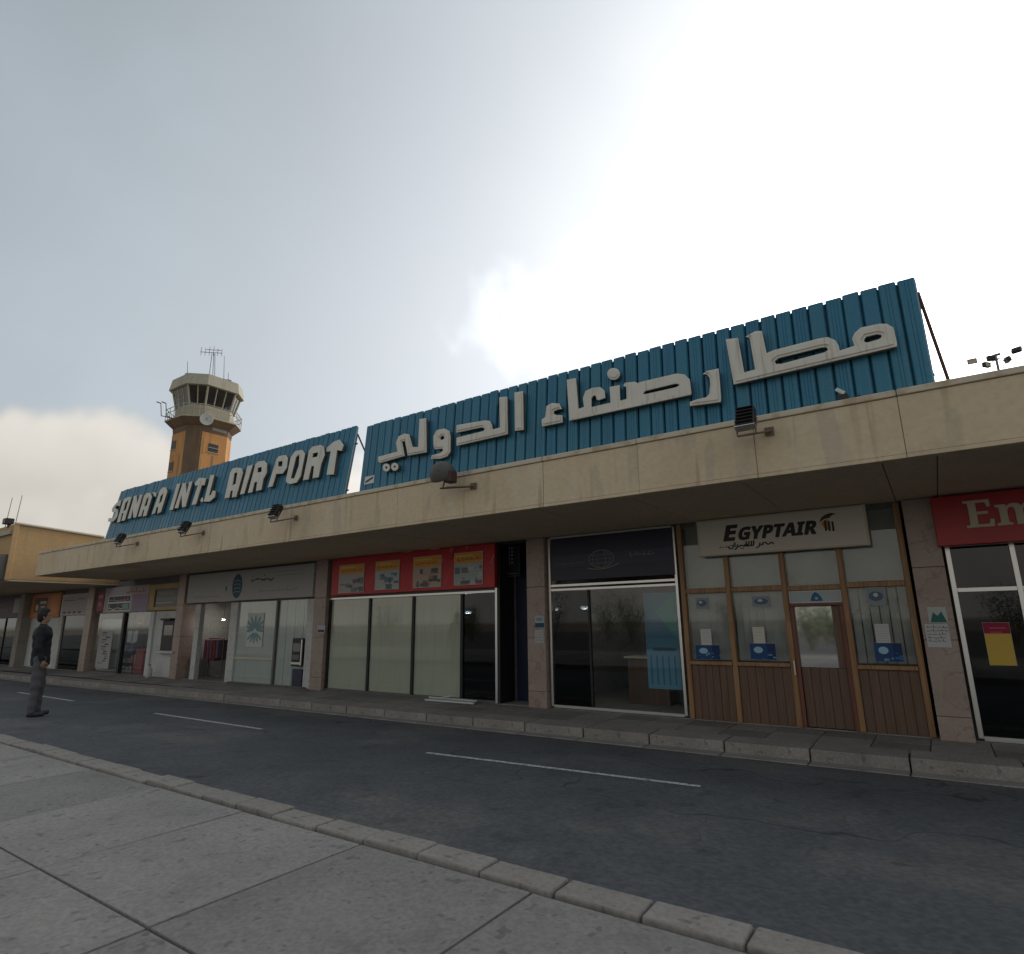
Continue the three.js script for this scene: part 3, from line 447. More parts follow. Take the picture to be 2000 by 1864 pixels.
// ───────────────────────── blue roof signs ─────────────────────────
const VX = new THREE.Vector3(1, 0, 0);
function roofSign(name, label, zb, lean, botL, botR, topL, topR, pitch, strut) {
  const N = new THREE.Vector3(0, Math.sin(lean), Math.cos(lean)), V = new THREE.Vector3(0, Math.cos(lean), -Math.sin(lean)), O = new THREE.Vector3(0, 3.80, zb);
  const q = (p, d = 0) => { const P = onPlane(p[0], p[1], O.clone().addScaledVector(N, d), N).sub(O); return new THREE.Vector2(P.x, P.dot(V)); };
  const xl = (q(topL, 0.05).x + q(botL, 0.05).x) / 2, xr = (q(topR, 0.05).x + q(botR, 0.05).x) / 2, hgt = (q(topL, 0.05).y + q(topR, 0.05).y) / 2;
  const t = thing(name, label, 'sign', [(xl + xr) / 2, 3.8, zb]);
  const basis = new THREE.Matrix4().makeBasis(VX, V, N).setPosition(O);
  const place = g => { g.applyMatrix4(basis); return g; };
  part(t, 'backing', place(bx(xl + 0.01, xr - 0.01, 0.02, hgt - 0.012, -0.02, -0.003)), M.blueDark);
  const n = Math.round((xr - xl) / pitch), w = (xr - xl) / n, gap = 0.013, R = rng(n);
  const profile = kind => {
    const a = w - gap, p = [[0, 0], [0, 0.03], [0.014, 0.052], [a * 0.12, 0.052]];
    if (kind) for (const c of kind === 1 ? [0.3, 0.5, 0.7] : [0.4, 0.6]) p.push([a * (c - 0.03), 0.052], [a * c, 0.0475], [a * (c + 0.03), 0.052]);
    p.push([a * 0.88, 0.052], [a - 0.014, 0.052], [a, 0.03], [a, 0]);
    const s = new THREE.Shape(p.map(v => new THREE.Vector2(v[0], -v[1]))); const g = new THREE.ExtrudeGeometry(s, { depth: hgt, bevelEnabled: false }); g.rotateX(-Math.PI / 2); return uvBox(g);
  };
  const kinds = [0, 1, 2].map(profile), o = origin.get(t), rot = new THREE.Matrix4().makeBasis(VX, V, N), quat = new THREE.Quaternion().setFromRotationMatrix(rot);
  for (let i = 0; i < n; i++) {
    const m = new THREE.Mesh(kinds[Math.floor(R() * 3)], M.blueFade[Math.floor(R() * 3)]); m.name = 'sheet_panel'; m.castShadow = m.receiveShadow = true;
    const P = O.clone().addScaledVector(VX, xl + i * w).addScaledVector(N, (R() - 0.5) * 0.012).addScaledVector(V, 0).sub(o);
    m.position.copy(P); m.quaternion.copy(quat).multiply(new THREE.Quaternion().setFromEuler(new THREE.Euler((R() - 0.5) * 0.010, (R() - 0.5) * 0.05, (R() - 0.5) * 0.006))); m.scale.y = 1 + (R() - 0.5) * 0.007; t.add(m);
  }
  // pipes that hold it up from behind
  for (let x = xl + 0.05; x < xr + 0.1; x += (xr - xl - 0.1) / 4 - 0.001) {
    const a = O.clone().addScaledVector(VX, x).addScaledVector(V, hgt - 0.12).addScaledVector(N, -0.05), b = new THREE.Vector3(x + 0.06, 3.785, a.z - 1.0);
    part(t, 'prop_pipe', rod(a, b, 0.017), M.rustPipe);
    const c = O.clone().addScaledVector(VX, x).addScaledVector(V, 0.05).addScaledVector(N, -0.05); part(t, 'upright_pipe', rod(c, a, 0.02), M.rustPipe);
  }
  if (strut) { const a = O.clone().addScaledVector(VX, xr - 0.01).addScaledVector(V, hgt - 0.16).addScaledVector(N, -0.03), b = onZ(strut[0], strut[1], zb - 0.75); b.y = 3.785; part(t, 'prop_pipe', rod(a, b, 0.018), M.rustPipe); }
  for (const v of [0.35, hgt - 0.35]) part(t, 'cross_pipe', place(rod([xl, v, -0.05], [xr, v, -0.05], 0.018)), M.rustPipe);
  const letter = (crop, scale, outline, holes = [], depth = 0.06, front = 0.135, raised = 0.022, holeGrow = 1.06, nm = 'letter') => {
    const cv = p => q([crop[0] + p[0] / scale, crop[1] + p[1] / scale], front);
    const turned = (pts, cw) => THREE.ShapeUtils.isClockWise(pts) === cw ? pts : pts.slice().reverse();
    const open = pts => { const c = pts.reduce((a, p) => a.add(p), new THREE.Vector2()).divideScalar(pts.length); return pts.map(p => p.clone().sub(c).multiplyScalar(holeGrow).add(c)); };
    const s = new THREE.Shape(turned(outline.map(cv), false)); for (const h of holes) s.holes.push(new THREE.Path(turned(open(h.map(cv)), true)));
    const g = new THREE.ExtrudeGeometry(s, { depth: depth - 0.012, bevelEnabled: true, bevelThickness: 0.010, bevelSize: 0.010, bevelOffset: -0.010, bevelSegments: 1, curveSegments: 4 });
    g.translate(0, 0, front - depth); const L = part(t, nm, place(g), M.letterReturn);
    const face = (off, z0, th) => { const f = new THREE.ExtrudeGeometry(s, { depth: th - 0.004, bevelEnabled: true, bevelThickness: 0.004, bevelSize: 0.006, bevelOffset: off - 0.006, bevelSegments: 1, curveSegments: 4 }); f.translate(0, 0, z0); return place(f); };
    part(L, 'letter_face', face(0.006, front + 0.002, 0.014), M.letter);
    if (raised) part(L, 'raised_face', face(-raised, front + 0.018, 0.012), M.letter);
    return L;
  };
  return { t, letter, q, place, O, N, V, xl, xr, hgt };
}
const ell = (cx, cy, rx, ry, n = 18) => Array.from({ length: n }, (_, i) => [cx + rx * Math.cos(i / n * 6.2832), cy + ry * Math.sin(i / n * 6.2832)]);
const smooth = (pts, n = 3) => { const c = new THREE.CatmullRomCurve3(pts.map(p => new THREE.Vector3(p[0], p[1], 0)), true, 'catmullrom', 0.35); return c.getPoints(pts.length * n).slice(0, -1).map(v => [v.x, v.y]); };
{
  const S = roofSign('arabic_roof_sign', 'blue ribbed metal roof sign with cream Arabic letters', -7.42, 0.086, [701, 956], [1829, 743], [716.6, 829], [1791, 545], 0.186, [1864, 742]);
  const A = [1400, 600], B = [1040, 700], C = [700, 740];
  S.letter(A, 4.97, [[1745, 382], [172, 750], [95, 320], [205, 308], [265, 643], [382, 612], [325, 300], [287, 290], [380, 242], [435, 240], [482, 457], [560, 425], [1000, 312], [1080, 300], [1148, 330], [1180, 380], [1192, 433], [1345, 382], [1322, 310], [1345, 258], [1402, 208], [1580, 171], [1650, 172], [1710, 206], [1742, 340]],
    [[[572, 528], [610, 495], [1010, 396], [1060, 395], [1073, 425], [1035, 450], [640, 555], [588, 556]], [[1430, 322], [1452, 290], [1560, 265], [1602, 274], [1602, 300], [1570, 322], [1470, 350], [1436, 345]]]);
  S.letter(B, 4.97, [[1660, 156], [1700, 130], [1805, 108], [1814, 190], [1828, 385], [1825, 424], [1536, 462], [1536, 430], [1600, 406], [1690, 386], [1724, 352], [1735, 250], [1726, 190], [1700, 158]]);
  S.letter(B, 4.97, [[1537, 354], [365, 605], [340, 215], [421, 200], [447, 498], [508, 478], [496, 390], [520, 325], [580, 295], [660, 286], [700, 320], [706, 386], [650, 406], [630, 402], [622, 366], [598, 360], [572, 392], [572, 482], [766, 438], [756, 285], [845, 268], [851, 420], [922, 400], [918, 282], [890, 268], [902, 245], [990, 235], [1032, 250], [1040, 240], [1400, 156], [1480, 165], [1526, 212], [1541, 340]],
    [[[1072, 346], [1095, 318], [1390, 246], [1432, 252], [1430, 272], [1395, 290], [1115, 352], [1085, 356]]], 0.06, 0.135, 0, 1.0);
  S.letter(B, 4.97, ell(790, 155, 58, 54), [ell(775, 156, 13, 12, 8)]);
  S.letter(B, 4.97, [[95, 600], [130, 577], [142, 470], [190, 441], [262, 446], [286, 492], [240, 500], [206, 516], [206, 545], [232, 556], [290, 560], [292, 622], [100, 661]]);
  S.letter(C, 5.522, [[1690, 155], [1775, 141], [1781, 550], [1696, 561]]);
  S.letter(C, 5.522, [[1525, 206], [1605, 200], [1611, 597], [1065, 722], [1065, 641], [1352, 571], [1374, 545], [1340, 522], [1065, 581], [1065, 506], [1370, 455], [1420, 462], [1440, 500], [1448, 555], [1535, 530]]);
  S.letter(C, 5.522, [[815, 620], [850, 560], [930, 543], [985, 570], [994, 640], [991, 790], [960, 836], [890, 860], [790, 863], [796, 832], [880, 810], [919, 782], [915, 752], [832, 760], [816, 720]], [[[880, 642], [905, 615], [930, 620], [930, 650], [900, 668]]]);
  S.letter(C, 5.522, [[665, 440], [730, 432], [736, 792], [539, 828], [508, 672], [470, 675], [500, 832], [245, 906], [218, 893], [218, 848], [426, 790], [412, 690], [440, 625], [500, 598], [548, 605], [587, 742], [650, 742]]);
  for (const [x, y] of [[305, 960], [395, 952]]) S.letter(C, 5.522, ell(x, y, 36, 40, 14), [ell(x, y, 14, 16, 8)], 0.06, 0.135, 0);
  // small white plate with a black stripe at the lower corner
  const a = S.q([711, 947], 0.07), b = S.q([731, 928], 0.07);
  const pl = part(S.t, 'maker_plate', S.place(bx(a.x, b.x, a.y, b.y, 0.058, 0.068)), M.paper);
  const st = new THREE.Shape([[0.12, 0.15], [0.12, 0.4], [0.88, 0.85], [0.88, 0.6]].map(p => new THREE.Vector2(lerp(a.x, b.x, p[0]), lerp(a.y, b.y, p[1])))); const sg = new THREE.ExtrudeGeometry(st, { depth: 0.003, bevelEnabled: false }); sg.translate(0, 0, 0.069); part(pl, 'plate_stripe', S.place(sg), M.black);
}
{
  const S = roofSign('english_roof_sign', 'blue ribbed metal roof sign with cream English letters', -7.42, 0.165, [205, 1050], [669, 964], [236, 958], [697, 834], 0.160);
  const A = [420, 840], B = [200, 900], L = (c, s, o, h) => S.letter(c, s, o, h || [], 0.055, 0.13, 0, 1.4);
  L(A, 6.627, [[130, 885], [200, 560], [232, 505], [290, 492], [348, 503], [362, 560], [275, 866], [224, 874], [238, 784], [206, 790], [184, 880]], [[[255, 582], [286, 574], [270, 680], [236, 700]]]);
  L(A, 6.627, [[330, 835], [425, 475], [490, 456], [378, 825]]);
  L(A, 6.627, [[432, 816], [528, 450], [562, 415], [640, 405], [674, 440], [670, 560], [626, 640], [600, 776], [535, 790], [552, 670], [512, 680], [482, 806]], [[[562, 500], [602, 490], [600, 540], [560, 546]]]);
  L(A, 6.627, [[690, 745], [798, 385], [832, 345], [918, 331], [944, 370], [930, 490], [880, 564], [792, 571], [745, 731]], [[[830, 420], [872, 414], [866, 465], [826, 470]]]);
  L(A, 6.627, [[925, 650], [985, 360], [1040, 280], [1130, 265], [1166, 310], [1112, 600], [1060, 680], [980, 700], [932, 682]], [[[1050, 390], [1086, 360], [1080, 470], [1036, 590], [1001, 590]]]);
  L(A, 6.627, [[1145, 652], [1225, 270], [1262, 225], [1370, 200], [1410, 222], [1420, 330], [1376, 440], [1340, 611], [1270, 626], [1290, 466], [1250, 472], [1210, 641]], [[[1280, 310], [1331, 300], [1321, 345], [1271, 355]]]);
  L(A, 6.627, [[1450, 580], [1505, 276], [1450, 282], [1452, 235], [1540, 160], [1614, 130], [1664, 200], [1640, 270], [1582, 262], [1536, 576]]);
  L(B, 8.283, smooth([[300, 640], [232, 690], [165, 775], [165, 832], [212, 835], [208, 882], [168, 930], [108, 938], [102, 984], [180, 984], [240, 905], [250, 800], [206, 772], [240, 722], [284, 735]]));
  L(B, 8.283, [[240, 1002], [340, 660], [372, 615], [440, 590], [472, 602], [362, 966], [314, 976], [350, 850], [320, 852], [285, 988]], [[[375, 702], [416, 660], [386, 780], [350, 800]]]);
  L(B, 8.283, [[415, 941], [520, 580], [555, 570], [562, 715], [612, 560], [652, 554], [546, 916], [506, 926], [500, 762], [460, 931]]);
  L(B, 8.283, [[585, 911], [680, 570], [722, 530], [780, 530], [802, 590], [710, 891], [660, 904], [690, 790], [660, 800], [630, 896]], [[[716, 640], [750, 602], [726, 710], [690, 730]]]);
  L(B, 8.283, [[812, 512], [876, 526], [866, 582], [834, 572], [838, 548]]);
  L(B, 8.283, [[805, 871], [930, 500], [980, 440], [1030, 440], [1051, 500], [946, 832], [895, 860], [912, 750], [880, 752], [850, 851]], [[[945, 590], [986, 550], [961, 650], [926, 680]]]);
  L(B, 8.283, [[1090, 801], [1215, 386], [1260, 375], [1140, 795]]);
  L(B, 8.283, [[1175, 771], [1305, 375], [1350, 365], [1362, 556], [1415, 350], [1456, 340], [1346, 746], [1295, 756], [1290, 540], [1225, 766]]);
  L(B, 8.283, [[1450, 716], [1558, 392], [1512, 411], [1500, 372], [1570, 285], [1680, 290], [1652, 402], [1612, 392], [1516, 706]]);
  L(B, 8.283, [[1590, 652], [1618, 598], [1636, 640], [1620, 672]]);
  L(B, 8.283, [[1650, 664], [1755, 240], [1812, 236], [1724, 578], [1762, 560], [1792, 490], [1832, 500], [1822, 590], [1742, 660]]);
}

// ───────────────────────── floodlights on the fascia ─────────────────────────
{
  const proto = () => {
    const t = thing('fascia_floodlight', 'black floodlight', 'floodlight', [0, 0, 0], 'floodlights along the fascia');
    part(t, 'wall_plate', bx(-0.05, 0.05, -0.05, 0.05, 0.001, 0.012, 0.004), M.bracket);
    part(t, 'arm', merge([rod([0.02, 0, 0.01], [-0.10, -0.10, 0.36], 0.012), rod([-0.02, 0.0, 0.01], [-0.24, -0.10, 0.36], 0.012), rod([-0.26, -0.10, 0.36], [-0.08, -0.10, 0.36], 0.013)]), M.bracket);
    part(t, 'yoke', merge([rod([-0.265, -0.10, 0.36], [-0.285, 0.09, 0.33], 0.010), rod([-0.075, -0.10, 0.36], [-0.055, 0.09, 0.33], 0.010)]), M.bracket);
    const tilt = new THREE.Matrix4().makeRotationX(-0.45).setPosition(-0.17, 0.10, 0.33);
    const mk = g => { g.applyMatrix4(tilt); return g; };
    const head = part(t, 'housing', mk(bx(-0.105, 0.105, -0.13, 0.13, -0.055, 0.055, 0.02)), M.blackMetal);
    for (let k = 0; k < 5; k++) part(head, 'cooling_fin', mk(bx(-0.09, 0.09, -0.105 + k * 0.05, -0.095 + k * 0.05, 0.05, 0.085, 0.003)), M.blackMetal);
    part(t, 'lens', mk(bx(-0.09, 0.09, -0.11, 0.11, -0.064, -0.056)), M.lens);
    part(t, 'rim', mk(bx(-0.11, 0.11, -0.145, -0.132, -0.05, 0.05, 0.004)), M.alu);
    return t;
  };
  const spots = [[1503, 843, 'black floodlight on bracket below the last letters of the Arabic sign'], [578, 1012, 'black floodlight on bracket below the word AIRPORT'], [397, 1041, 'black floodlight on bracket below the middle word of the English sign'], [268, 1062, 'black floodlight on bracket below the start of the English sign']];
  let first = null;
  for (const [x, y, label] of spots) {
    let t; if (!first) t = first = proto(); else { t = first.clone(); t.name = numbered('fascia_floodlight'); t.userData = { ...first.userData }; scene.add(t); }
    t.position.copy(onZ(x, y, ZF + 0.012)); t.userData.label = label;
  }
  // rounded weathered lamp
  const P = onZ(925, 950, ZF + 0.012), t = thing('bell_floodlight', 'large weathered grey bell floodlight on fascia bracket', 'floodlight', [P.x, P.y, P.z], 'floodlights along the fascia');
  part(t, 'wall_plate', bx(P.x - 0.06, P.x + 0.06, P.y - 0.05, P.y + 0.05, P.z + 0.001, P.z + 0.012, 0.004), M.bracket);
  part(t, 'arm', merge([rod([P.x + 0.02, P.y, P.z], [P.x - 0.25, P.y - 0.05, P.z + 0.36], 0.013), rod([P.x - 0.04, P.y, P.z], [P.x - 0.36, P.y - 0.05, P.z + 0.36], 0.013)]), M.bracket);
  const prof = [[0, 0.20], [0.06, 0.195], [0.13, 0.16], [0.185, 0.09], [0.20, 0.0], [0.205, -0.03], [0.195, -0.035], [0.185, -0.01], [0.0, 0.0]].map(p => new THREE.Vector2(...p));
  const bell = new THREE.LatheGeometry(prof, 24); bell.rotateX(-Math.PI / 2 + 0.9); bell.rotateY(Math.PI + 0.1); bell.rotateX(0); bell.translate(P.x - 0.34, P.y + 0.17, P.z + 0.32); part(t, 'bell', bell, std({ map: M.roof.map, color: col(0.42, 0.42, 0.44), roughness: 0.6 }));
  part(t, 'ballast_box', bx(P.x - 0.26, P.x - 0.12, P.y + 0.02, P.y + 0.2, P.z + 0.24, P.z + 0.40, 0.02), plain(0.07, 0.03, 0.025, 0.6));
  part(t, 'yoke', rod([P.x - 0.30, P.y - 0.05, P.z + 0.36], [P.x - 0.28, P.y + 0.12, P.z + 0.33], 0.012), M.bracket);
  // small broken lamp lying on the coping
  const Q = onZ(1648, 778, ZF - 0.10), s = thing('small_roof_lamp', 'small black lamp with white reflector on the coping edge', 'lamp', [Q.x, 3.912, Q.z]);
  part(s, 'housing', bx(Q.x - 0.06, Q.x + 0.05, 3.914, 4.0, Q.z - 0.05, Q.z + 0.05, 0.015), M.black);
  const rf = bx(-0.05, 0.05, -0.02, 0.02, -0.006, 0.006, 0.004); rf.rotateZ(-0.7); rf.translate(Q.x - 0.02, 4.035, Q.z + 0.04); part(s, 'reflector', rf, M.paper);
  part(s, 'stem', rod([Q.x + 0.05, 3.93, Q.z], [Q.x + 0.16, 3.96, Q.z], 0.008), M.black);
}

// ───────────────────────── shop signs and notices ─────────────────────────
const font = await new FontLoader().loadAsync('fonts/droid/droid_serif_bold.typeface.json');
const scrib = (c, x, y, w, n, s, seed, color) => { const r = rng(seed); c.strokeStyle = color; c.lineCap = 'round'; c.lineWidth = s * 0.2; let px = x; while (px < x + w) { const l = s * (0.5 + r() * 1.1); c.beginPath(); c.moveTo(px, y); c.quadraticCurveTo(px + l * 0.4, y + (r() - 0.2) * s * 0.7, px + l, y); c.stroke(); if (r() < 0.5) { c.beginPath(); c.moveTo(px + l * 0.2, y); c.lineTo(px + l * 0.25, y - s * (0.4 + r() * 0.5)); c.stroke(); } if (r() < 0.5) { c.fillStyle = color; c.beginPath(); c.arc(px + l * 0.5, y + (r() < 0.5 ? -1 : 1) * s * 0.5, s * 0.11, 0, 7); c.fill(); } px += l + s * 0.35; } };
{ // red board with pale serif letters
  const z = W + 0.22, tl = onZ(1817, 966, z), bl = onZ(1833, 1068, z), x0 = bl.x, y1 = Math.min(tl.y, SOF - 0.03), y0 = bl.y;
  const t = thing('red_sign_board', 'deep red shop board with cream serif letters', 'sign', [x0 + 3.6, y0, z]);
  part(t, 'body', bx(x0, XR - 0.6, y0, y1, W + 0.12, z, 0.012), M.red);
  const a = onZ(1887, 1032, z), b = onZ(1876, 981, z), cap = b.y - a.y; const probe = new TextGeometry('E', { font, size: 1, depth: 0.01 }); probe.computeBoundingBox(); const capSize = cap / (probe.boundingBox.max.y - probe.boundingBox.min.y); let x = a.x;
  for (const ch of 'Emirates') {
    const sz = capSize, g = new TextGeometry(ch, { font, size: sz, depth: 0.018, curveSegments: 5, bevelEnabled: true, bevelThickness: 0.003, bevelSize: 0.003, bevelSegments: 1 }); g.computeBoundingBox();
    const wd = g.boundingBox.max.x; g.translate(x, a.y, z + 0.002); part(t, 'letter', g, M.cream); x += wd + cap * 0.05;
  }
}
{ // cream airline board
  const z = W + 0.16, tl = onZ(1359, 1016, z), bl = onZ(1366, 1090, z), tr = onZ(1689, 979, z), br = onZ(1700, 1063, z);
  board('airline_board', 'cream board with bold black italic lettering above wooden front', 'sign', (tl.x + bl.x) / 2, (tr.x + br.x) / 2, (bl.y + br.y) / 2, Math.min(SOF - 0.012, (tl.y + tr.y) / 2), W + 0.06, z, M.cream,
    canvasMat(1024, 300, (c, w, h) => {
      c.fillStyle = '#d3ccbe'; c.fillRect(0, 0, w, h); c.strokeStyle = '#b9ae9c'; c.lineWidth = 5; c.strokeRect(6, 6, w - 12, h - 12);
      c.fillStyle = c.strokeStyle = '#0b0a10'; c.lineJoin = 'round'; c.save(); c.translate(160, 186); c.transform(1, 0, -0.22, 1, 0, 0); c.lineWidth = 9; c.font = 'bold 176px sans-serif'; const e1 = 92 / c.measureText('E').width; c.save(); c.scale(e1, 1); c.fillText('E', 0, 0); c.strokeText('E', 0, 0); c.restore(); c.font = 'bold 138px sans-serif'; const s1 = 480 / c.measureText('GYPTAIR').width; c.translate(100, 0); c.scale(s1, 1); c.fillText('GYPTAIR', 0, 0); c.strokeText('GYPTAIR', 0, 0); c.restore();
      c.save(); c.translate(770, 46); c.scale(1.35, 1.35); c.fillStyle = '#3a2f12'; c.beginPath(); c.moveTo(0, 44); c.quadraticCurveTo(6, 0, 52, -6); c.lineTo(74, 2); c.quadraticCurveTo(48, 6, 44, 22); c.quadraticCurveTo(20, 20, 0, 44); c.fill(); c.fillStyle = '#b88a24'; c.beginPath(); c.moveTo(6, 50); c.quadraticCurveTo(14, 30, 36, 28); c.lineTo(34, 90); c.quadraticCurveTo(14, 84, 6, 50); c.fill(); c.fillStyle = '#141016'; for (let k = 0; k < 3; k++) c.fillRect(18 + k * 15, 36 + k * 4, 9, 58 - k * 2); c.restore();
      scrib(c, 140, 240, 70, 3, 26, 3, '#7a4a22'); c.strokeStyle = c.fillStyle = '#15121a'; c.lineCap = c.lineJoin = 'round'; c.lineWidth = 10;
      const stroke = pts => { c.beginPath(); c.moveTo(pts[0][0], pts[0][1]); for (let k = 1; k < pts.length - 1; k++) c.quadraticCurveTo(pts[k][0], pts[k][1], (pts[k][0] + pts[k + 1][0]) / 2, (pts[k][1] + pts[k + 1][1]) / 2); c.lineTo(...pts[pts.length - 1]); c.stroke(); };
      stroke([[486, 240], [478, 222], [462, 238], [450, 242], [440, 222], [418, 226], [424, 242], [404, 242]]); stroke([[404, 226], [400, 252], [380, 262]]);          // first word
      stroke([[366, 204], [366, 238], [352, 242]]); stroke([[352, 206], [352, 240], [334, 242]]); stroke([[336, 206], [334, 242], [316, 222], [300, 240], [330, 243]]); stroke([[318, 206], [318, 240]]); stroke([[300, 242], [284, 226], [276, 242], [264, 242]]); stroke([[262, 226], [256, 254], [240, 262]]); stroke([[244, 208], [244, 240]]); stroke([[232, 226], [230, 256], [206, 254], [202, 236]]);
      for (const [x, y] of [[284, 258], [296, 258], [216, 228]]) { c.beginPath(); c.arc(x, y, 5, 0, 7); c.fill(); }
    }, 0.45));
}
{ // navy board of the dark shop
  const z = W + 0.03, a = onZ(1078, 1140, z), b = onZ(1312, 1048, z);
  board('navy_sign_board', 'dark navy board with faint globe emblem over dark glass shop', 'sign', a.x, b.x, fy(1200, 1130, z) + 0.01, SOF - 0.045, W + 0.006, z, M.navy, canvasMat(1024, 384, (c, w, h) => {
    c.fillStyle = '#171c33'; c.fillRect(0, 0, w, h); c.fillStyle = '#2b2f49'; c.fillRect(0, h * 0.42, w, h * 0.28); c.strokeStyle = '#6b6a66'; c.lineWidth = 7; c.beginPath(); c.ellipse(450, 215, 105, 78, 0, 0, 7); c.stroke(); c.lineWidth = 4; for (const k of [0.35, 0.7]) { c.beginPath(); c.ellipse(450, 215, 105 * k, 78, 0, 0, 7); c.stroke(); } for (const dy of [-36, 0, 36]) { c.beginPath(); c.moveTo(360, 215 + dy); c.lineTo(540, 215 + dy); c.stroke(); }
    c.strokeStyle = '#8d8674'; c.lineWidth = 6; c.beginPath(); c.moveTo(330, 290); c.quadraticCurveTo(470, 330, 600, 262); c.stroke(); scrib(c, 690, 200, 200, 6, 36, 15, '#6f6d70'); scrib(c, 60, 235, 230, 6, 24, 19, '#55546a');
  }, 0.4));
}
{ // red poster board with four pictures
  const z = W + 0.10, a = onZ(646, 1166, z), b = onZ(966, 1069, z);
  const x0 = a.x, x1 = b.x, y0 = onZ(800, 1156, z).y, y1 = SOF - 0.012;
  const t = board('red_poster_board', 'red board carrying four framed travel pictures over filmed windows', 'sign', x0, x1, y0, y1, W + 0.01, z, M.red, canvasMat(1024, 192, (c, w, h) => {
    c.fillStyle = '#c01a24'; c.fillRect(0, 0, w, h); const r = rng(4); for (let k = 0; k < 26; k++) { const x = r() * w, y = r() * h; c.strokeStyle = ['#c43a3a', '#8a0d18', '#d06a5a'][k % 3]; c.lineWidth = 3 + r() * 9; c.beginPath(); c.moveTo(x, y); c.lineTo(x + 40, y - 50 - r() * 30); c.stroke(); }
  }, 0.4));
  const pics = [[663, 712, 1103, 1158], [734, 781, 1096, 1152], [808, 863, 1087, 1148], [888, 944, 1079, 1143]];
  pics.forEach(([pa, pb, ya, yb], i) => {
    const xa = fx(pa, (ya + yb) / 2, z), xb = fx(pb, (ya + yb) / 2, z), Y1 = fy((pa + pb) / 2, ya, z), Y0 = fy((pa + pb) / 2, yb, z);
    const p = part(t, 'picture_panel', bx(xa, xb, Y0, Math.min(Y1, y1 - 0.02), z + 0.006, z + 0.022, 0.004), M.paper);
    part(p, 'picture', sheet(xa + 0.012, xb - 0.012, Y0 + 0.012, Math.min(Y1, y1 - 0.02) - 0.012, z + 0.025), canvasMat(192, 192, (c, w, h) => {
      const r = rng(200 + i); c.fillStyle = ['#b4aeac', '#aebcbd', '#b9a897', '#a3b2b2'][i]; c.fillRect(0, 0, w, h); c.fillStyle = '#e09a2c'; c.fillRect(0, 0, w, 62); c.fillStyle = '#efc04a'; c.fillRect(10, 10, 120, 12); scrib(c, 20, 40, 140, 5, 22, 31 + i, '#7d3a14');
      for (let k = 0; k < 16; k++) { c.fillStyle = [['#6b6c72', '#a7a3a2', '#3f4148'], ['#5a6d78', '#b9c3c2', '#364654'], ['#5d4a44', '#b98d7c', '#2d2f2e'], ['#7a5150', '#c3c6c2', '#46595a']][i][k % 3]; c.globalAlpha = 0.75; c.fillRect(r() * w * 0.9, 66 + r() * 104, 12 + r() * 44, 8 + r() * 32); } c.globalAlpha = 1;
    }, 0.4), true);
  });
  for (const [p, q] of [[795, 1083], [850, 1078]]) { const l = onZ(p, q, z + 0.02); part(t, 'clip', bx(l.x - 0.12, l.x + 0.12, y1 - 0.012, y1 + 0.003, z - 0.01, z + 0.05, 0.003), M.cream); }
}
{ // wide white board
  const z = W + 0.12, a = onZ(364, 1178, z), b = onZ(614, 1104, z);
  board('white_sign_board', 'wide white board with blue oval emblem over white shopfront', 'sign', a.x, b.x, (onZ(364, 1178, z).y + onZ(611, 1166, z).y) / 2, SOF - 0.06, W + 0.02, z, M.whitePaint, canvasMat(1024, 150, (c, w, h) => {
    c.fillStyle = '#a9a7a4'; c.fillRect(0, 0, w, h); c.fillStyle = '#1d4458'; c.beginPath(); c.ellipse(452, 78, 42, 62, 0, 0, 7); c.fill(); c.strokeStyle = '#5d8494'; c.lineWidth = 6; for (let k = 0; k < 4; k++) { c.beginPath(); c.moveTo(424, 56 + k * 18); c.quadraticCurveTo(456, 36 + k * 22, 480, 62 + k * 16); c.stroke(); } c.fillStyle = '#3f6f5d'; c.fillRect(350, 74, 16, 24);
    scrib(c, 566, 52, 150, 4, 34, 45, '#26282c'); scrib(c, 640, 112, 270, 7, 16, 46, '#77787e'); scrib(c, 70, 124, 230, 7, 16, 47, '#7d7d80'); c.fillStyle = '#93918f'; c.fillRect(760, 20, 200, 5); c.fillRect(760, 40, 200, 4);
  }, 0.5));
}
